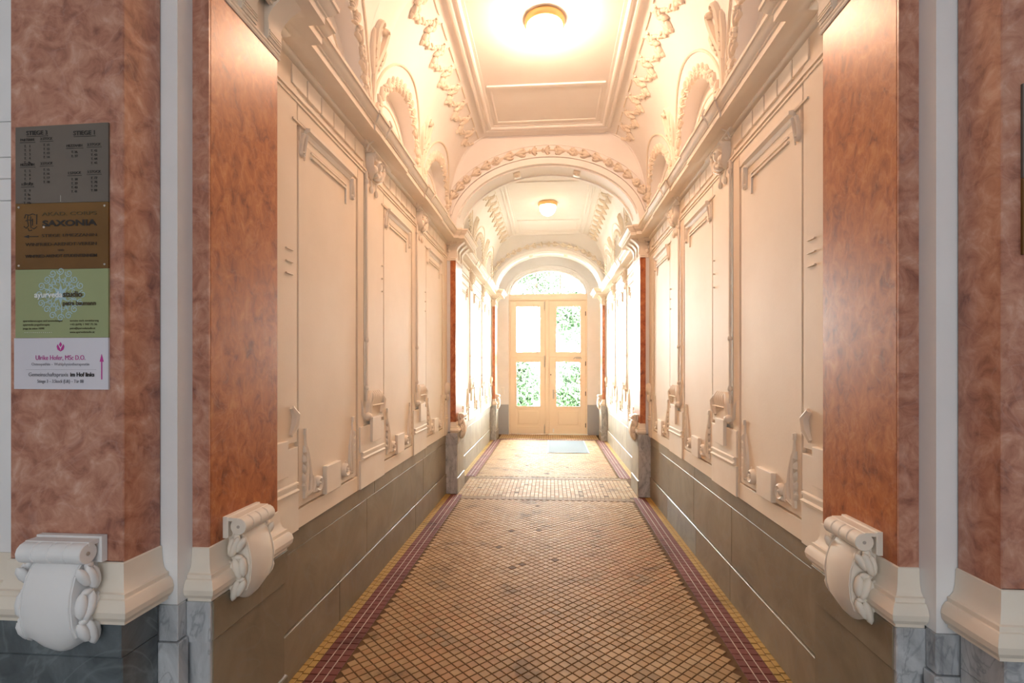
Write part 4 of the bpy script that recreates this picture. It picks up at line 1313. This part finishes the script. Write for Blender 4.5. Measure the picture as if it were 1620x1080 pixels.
column(47, 293, '1.STOCK', ['T.   9', 'T. 9a', 'T. 10', 'T. 10a'], 20)
column(121, 232, 'MEZZANIN', ['T. 36', 'T. 37'], 27)
column(152, 230, '2.STOCK', ['T. 42', 'T. 43', 'T. 44', 'T. 45'], 23)
column(121, 275, '1.STOCK', ['T. 38', 'T. 39', 'T. 40', 'T. 41'], 22)
column(152, 273, '3.STOCK', ['T. 77', 'T. 78', 'T. 79', 'T. 80'], 23)
q = MB().bbox(f1, sx(99), sx(99.7), sz(99, 320), sz(99, 310), 0.006, 0.0072)
obj('bright_seam', q, M['screw'], t1)

t2, f2_ = plate('society_nameplate', 'bronze society nameplate with black lettering, below the dark directory', M['plate_brass'], X0, X1, Z[1], Zr[1], Z[2] + 0.001, Zr[2] + 0.001)
text(t2, 'AKAD. CORPS', sx(113), sz(113, 339), 0.0165, M['ink_brown'], 0.187)
text(t2, 'SAXONIA', sx(113), sz(113, 354), 0.026, M['ink'], 0.187, bold=0.0010)
text(t2, 'STIEGE 1/MEZZANIN', sx(113), sz(113, 373), 0.0135, M['ink'], 0.187)
text(t2, 'WINFRIED-ARENDT-VEREIN', sx(100), sz(100, 387), 0.0145, M['ink'], 0.244)
text(t2, 'UND', sx(100), sz(100, 396.5), 0.0095, M['ink'])
text(t2, 'WINFRIED-ARENDT-STUDENTENHEIM', sx(100), sz(100, 405.5), 0.0135, M['ink'], 0.246, bold=0.0002)
# arrow to the left and the interlaced monogram
q = MB()
za = sz(55, 375)
q.bbox(f2_, sx(48), sx(64), za - 0.0012, za + 0.0012, 0.006, 0.0072)
q.extrude(f2_, [(sx(41), za), (sx(49), za + 0.005), (sx(49), za - 0.005)], 0.006, 0.0072)
obj('arrow', q, M['ink'], t2)
q = MB()
fz = lambda a, b, h: f2_(sx(52) + a, sz(52, 352) + b, h + 0.006)
for pth in ([(-0.022, 0.012), (-0.018, 0.024), (-0.004, 0.022), (0.006, 0.026), (0.016, 0.022)],
            [(-0.010, 0.022), (-0.012, 0.006), (-0.008, -0.012), (-0.016, -0.020), (-0.024, -0.014)],
            [(-0.018, 0.004), (-0.008, 0.007), (0.004, 0.004)], [(0.000, 0.018), (-0.001, 0.0), (0.001, -0.018), (0.010, -0.022), (0.018, -0.018)],
            [(0.006, 0.010), (0.006, -0.012)], [(-0.010, -0.020), (-0.006, -0.028), (0.004, -0.026)]):
    q.ridge(fz, pth, 0.0016, 0.001)
q.ridge(fz, [(0.021, 0.024), (0.020, -0.008)], 0.0018, 0.001); lobe(q, fz, 0.020, -0.016, 0, 0.0022, 0.0022, 0.001, 6, 4)
obj('monogram', q, M['ink'], t2)
q = MB(); lobe(q, f2_, sx(73), sz(73, 360), 0.007, 0.0042, 0.0042, 0.0015, 8, 4)
obj('pale_spot', q, M['screw'], t2)

t3, f3 = plate('studio_nameplate', 'sage green studio sign with a pale blue ornament, third of the four plates', M['plate_green'], X0, X1, Z[2], Zr[2], Z[3] + 0.001, Zr[3] + 0.001, screws=False)
q = MB()
cxm, czm = sx(99), sz(99, 466)
fz = lambda a, b, h: f3(cxm + a, czm + b, h + 0.006)
RR = 0.078
for k in range(16):
    a = 2 * PI * k / 16
    rr = RR * (0.86 + 0.10 * abs(math.cos(2 * a)))
    c = (rr * math.cos(a), rr * math.sin(a))
    q.ridge(fz, spiral(c, 0.013, 0.003, a + PI / 2, 1.4, 12), 0.0016, 0.0005)
    c2 = (0.62 * rr * math.cos(a + PI / 16), 0.62 * rr * math.sin(a + PI / 16))
    q.ridge(fz, spiral(c2, 0.010, 0.003, a, -1.2, 10), 0.0014, 0.0005)
    q.ridge(fz, [(0.4 * rr * math.cos(a), 0.4 * rr * math.sin(a)), (0.5 * rr * math.cos(a + 0.1), 0.5 * rr * math.sin(a + 0.1)), (0.9 * rr * math.cos(a + 0.05), 0.9 * rr * math.sin(a + 0.05))], 0.0012, 0.0005)
for k in range(8):
    a = 2 * PI * k / 8
    q.ridge(fz, [(0.004 * math.cos(a), 0.004 * math.sin(a)), (0.016 * math.cos(a), 0.016 * math.sin(a)), (0.03 * math.cos(a), 0.03 * math.sin(a))], [0.002, 0.006, 0.001], 0.0005)
obj('mandala', q, M['ink_blue'], t3)
text(t3, 'ayurveda', sx(80.5), sz(80, 467), 0.026, M['ink_white'], 0.096, bold=0.0005, y=SY - 0.0085)
text(t3, 'studio', sx(118.5), sz(118, 466), 0.026, M['ink_brown'], 0.066, bold=0.0009, y=SY - 0.0085)
text(t3, 'petra baumann', sx(129), sz(129, 480), 0.019, M['ink_brown'], 0.112, bold=0.0006, y=SY - 0.0085)
for k, (l, r) in enumerate((('ayurvedamassagen und anwendungen', 'termine nach vereinbarung'), ('ayurveda-yogatherapie', '+43 (699) 1 947 75 36'), ('yoga in wien 1090', 'petra@ayurvedastudio.at'), ('', 'www.ayurvedastudio.at'))):
    v = 508 + 6.0 * k
    if l: text(t3, l, sx(40), sz(40, v), 0.0088, M['ink_brown'], (0.136, 0.092, 0.074)[k], 'LEFT')
    text(t3, r, sx(114), sz(114, v - 0.5), 0.0088, M['ink_brown'], (0.098, 0.092, 0.086, 0.084)[k], 'LEFT')
q = MB()
for k in range(14): lobe(q, f3, sx(43 + 3.2 * k), sz(60, 526), 0.006, 0.0016, 0.0010, 0.0008, 6, 3)
obj('dotted_line', q, M['ink_white'], t3)

t4, f4 = plate('practice_nameplate', 'white practice sign with magenta arrow, lowest of the four plates', M['plate_white'], X0 - 0.005, X1, Z[3], Zr[3], Z[4], Zr[4], screws=False)
q = MB()
fz = lambda a, b, h: f4(sx(99) + a, sz(99, 549) + b, h + 0.006)
for d in (-1, 1):
    q.extrude(fz, [(0, -0.014), (d * 0.010, -0.008), (d * 0.013, 0.002), (d * 0.010, 0.009), (d * 0.002, -0.004)], 0, 0.0008)
q.extrude(fz, [(0, 0.0), (0.005, 0.008), (0, 0.016), (-0.005, 0.008)], 0, 0.0010)
obj('lotus_mark', q, M['ink_pink'], t4)
text(t4, 'Ulrike Hofer, MSc D.O.', sx(99), sz(99, 566), 0.0215, M['ink_pink'], 0.170)
text(t4, 'Osteopathin – Wahlphysiotherapeutin', sx(99), sz(99, 576), 0.0130, M['ink_lgrey'], 0.198)
text(t4, 'Gemeinschaftspraxis', sx(80), sz(80, 592.5), 0.0180, M['ink_grey'], 0.136)
text(t4, 'im Hof links', sx(133.5), sz(133, 592.5), 0.0180, M['ink'], 0.082, bold=0.0006)
text(t4, 'Stiege 3 – 3.Stock (Lift) – Tür 88', sx(99), sz(99, 603), 0.0150, M['ink_grey'], 0.158)
under(t4, f4, 45, 155, 584.5, M['ink_lgrey'], 0.0006)
q = MB()
xa = sx(164)
q.bbox(f4, xa - 0.0016, xa + 0.0016, sz(164, 600), sz(164, 572), 0.006, 0.0072)
q.extrude(f4, [(xa - 0.0065, sz(164, 572)), (xa + 0.0065, sz(164, 572)), (xa, sz(164, 560))], 0.006, 0.0072)
obj('arrow', q, M['ink_pink'], t4)
# plates on the right pilaster, only their inner edges are in the picture
xa = sx(1614.6)
plate('stair_directory', 'dark metal plate edge on the right pilaster, upper one at the frame edge', M['plate_dark'], xa, xa + 0.12 if False else xa + 0.32, zf(134, xa), zf(130, xa), zf(282, xa), zf(281, xa), screws=False)
plate('society_nameplate', 'bronze plate edge on the right pilaster, lower one at the frame edge', M['plate_brass'], xa, xa + 0.32, zf(283, xa), zf(282, xa), zf(403, xa), zf(402, xa), screws=False)
bpy.context.view_layer.update()
DG = bpy.context.evaluated_depsgraph_get()
for o, w in TEXTS:                                      # lettering becomes plain mesh, fitted to its width
    k = w / o.dimensions.x if w and o.dimensions.x > 0 else 1.0
    me = bpy.data.meshes.new_from_object(o.evaluated_get(DG))
    n_, p_, mb_ = o.name, o.parent, o.matrix_basis.copy()
    bpy.data.objects.remove(o)
    q = bpy.data.objects.new('lettering', me)
    COL.objects.link(q)
    q.parent = p_
    q.matrix_basis = mb_ @ Matrix.Diagonal((k, 1, 1, 1))

# ------------------------------------------------------------------ garden beyond the door
gnd = obj('ground', MB().box((-25, YD + 0.36, -0.25), (25, 45, -0.06)), M['paving'])
tag(gnd, 'pale gravel yard outside beyond the garden door', 'ground', kind='structure')
def leaves(c, r, n, sc, seed):
    rnd = random.Random(seed)
    mb = MB()
    lumps = [(Vector((rnd.uniform(-0.6, 0.6), rnd.uniform(-0.5, 0.5), rnd.uniform(-0.7, 0.7))), rnd.uniform(0.35, 0.6)) for _ in range(9)]
    for _ in range(n):
        l, lr = rnd.choice(lumps)
        d = Vector((rnd.gauss(0, 1), rnd.gauss(0, 1), rnd.gauss(0, 1))).normalized() * lr * rnd.uniform(0.6, 1)
        p = Vector((c[0] + (l.x + d.x) * r[0], c[1] + (l.y + d.y) * r[1], c[2] + (l.z + d.z) * r[2]))
        u = Vector((rnd.gauss(0, 1), rnd.gauss(0, 1), rnd.gauss(0, 1))).normalized(); w = u.orthogonal().normalized()
        L = sc * rnd.uniform(0.7, 1.3)
        mb.add([p - u * L, p + w * L * 0.5 + u.cross(w) * L * 0.15, p + u * L, p - w * L * 0.5 + u.cross(w) * L * 0.15], [(0, 1, 2, 3)])
    return mb
for nm, x, y, h, rx, rz, n, lb in (('tree', 1.6, 18.5, 3.9, 1.5, 1.7, 5200, 'leafy green tree outside, seen through the right door leaf'),
                               ('tree', -0.5, 22.0, 5.5, 1.7, 1.0, 4200, 'tall green tree outside, seen through the fanlight'),
                               ('shrub', -1.0, 16.0, 1.25, 0.85, 0.9, 3400, 'low green shrub outside, seen through the lower left pane'),
                               ('shrub', 1.0, 15.6, 1.15, 0.8, 0.85, 3400, 'low green shrub outside, seen through the lower right pane')):
    t = thing(nm, lb, nm, (x, y, -0.06), nm + 's in the yard')
    obj('foliage', leaves((x, y, h), (rx, rx * 0.9, rz), n, 0.10, int(x * 100)), M['leaf'], t)['kind'] = 'stuff'
    tk = MB().tube([(x, y, -0.06), (x + 0.03, y, h * 0.5), (x, y, h + rz * 0.4)], [0.02 + 0.02 * h, 0.015 + 0.012 * h, 0.01], 8)
    for k in range(5):
        a = k * 1.3
        tk.tube([(x, y, h * 0.6 + 0.1 * k), (x + rx * 0.5 * math.cos(a), y + rx * 0.4 * math.sin(a), h + 0.15 * rz * (k - 1))], [0.02 + 0.004 * h, 0.008], 6)
    obj('trunk', tk, M['bark'], t, 40)
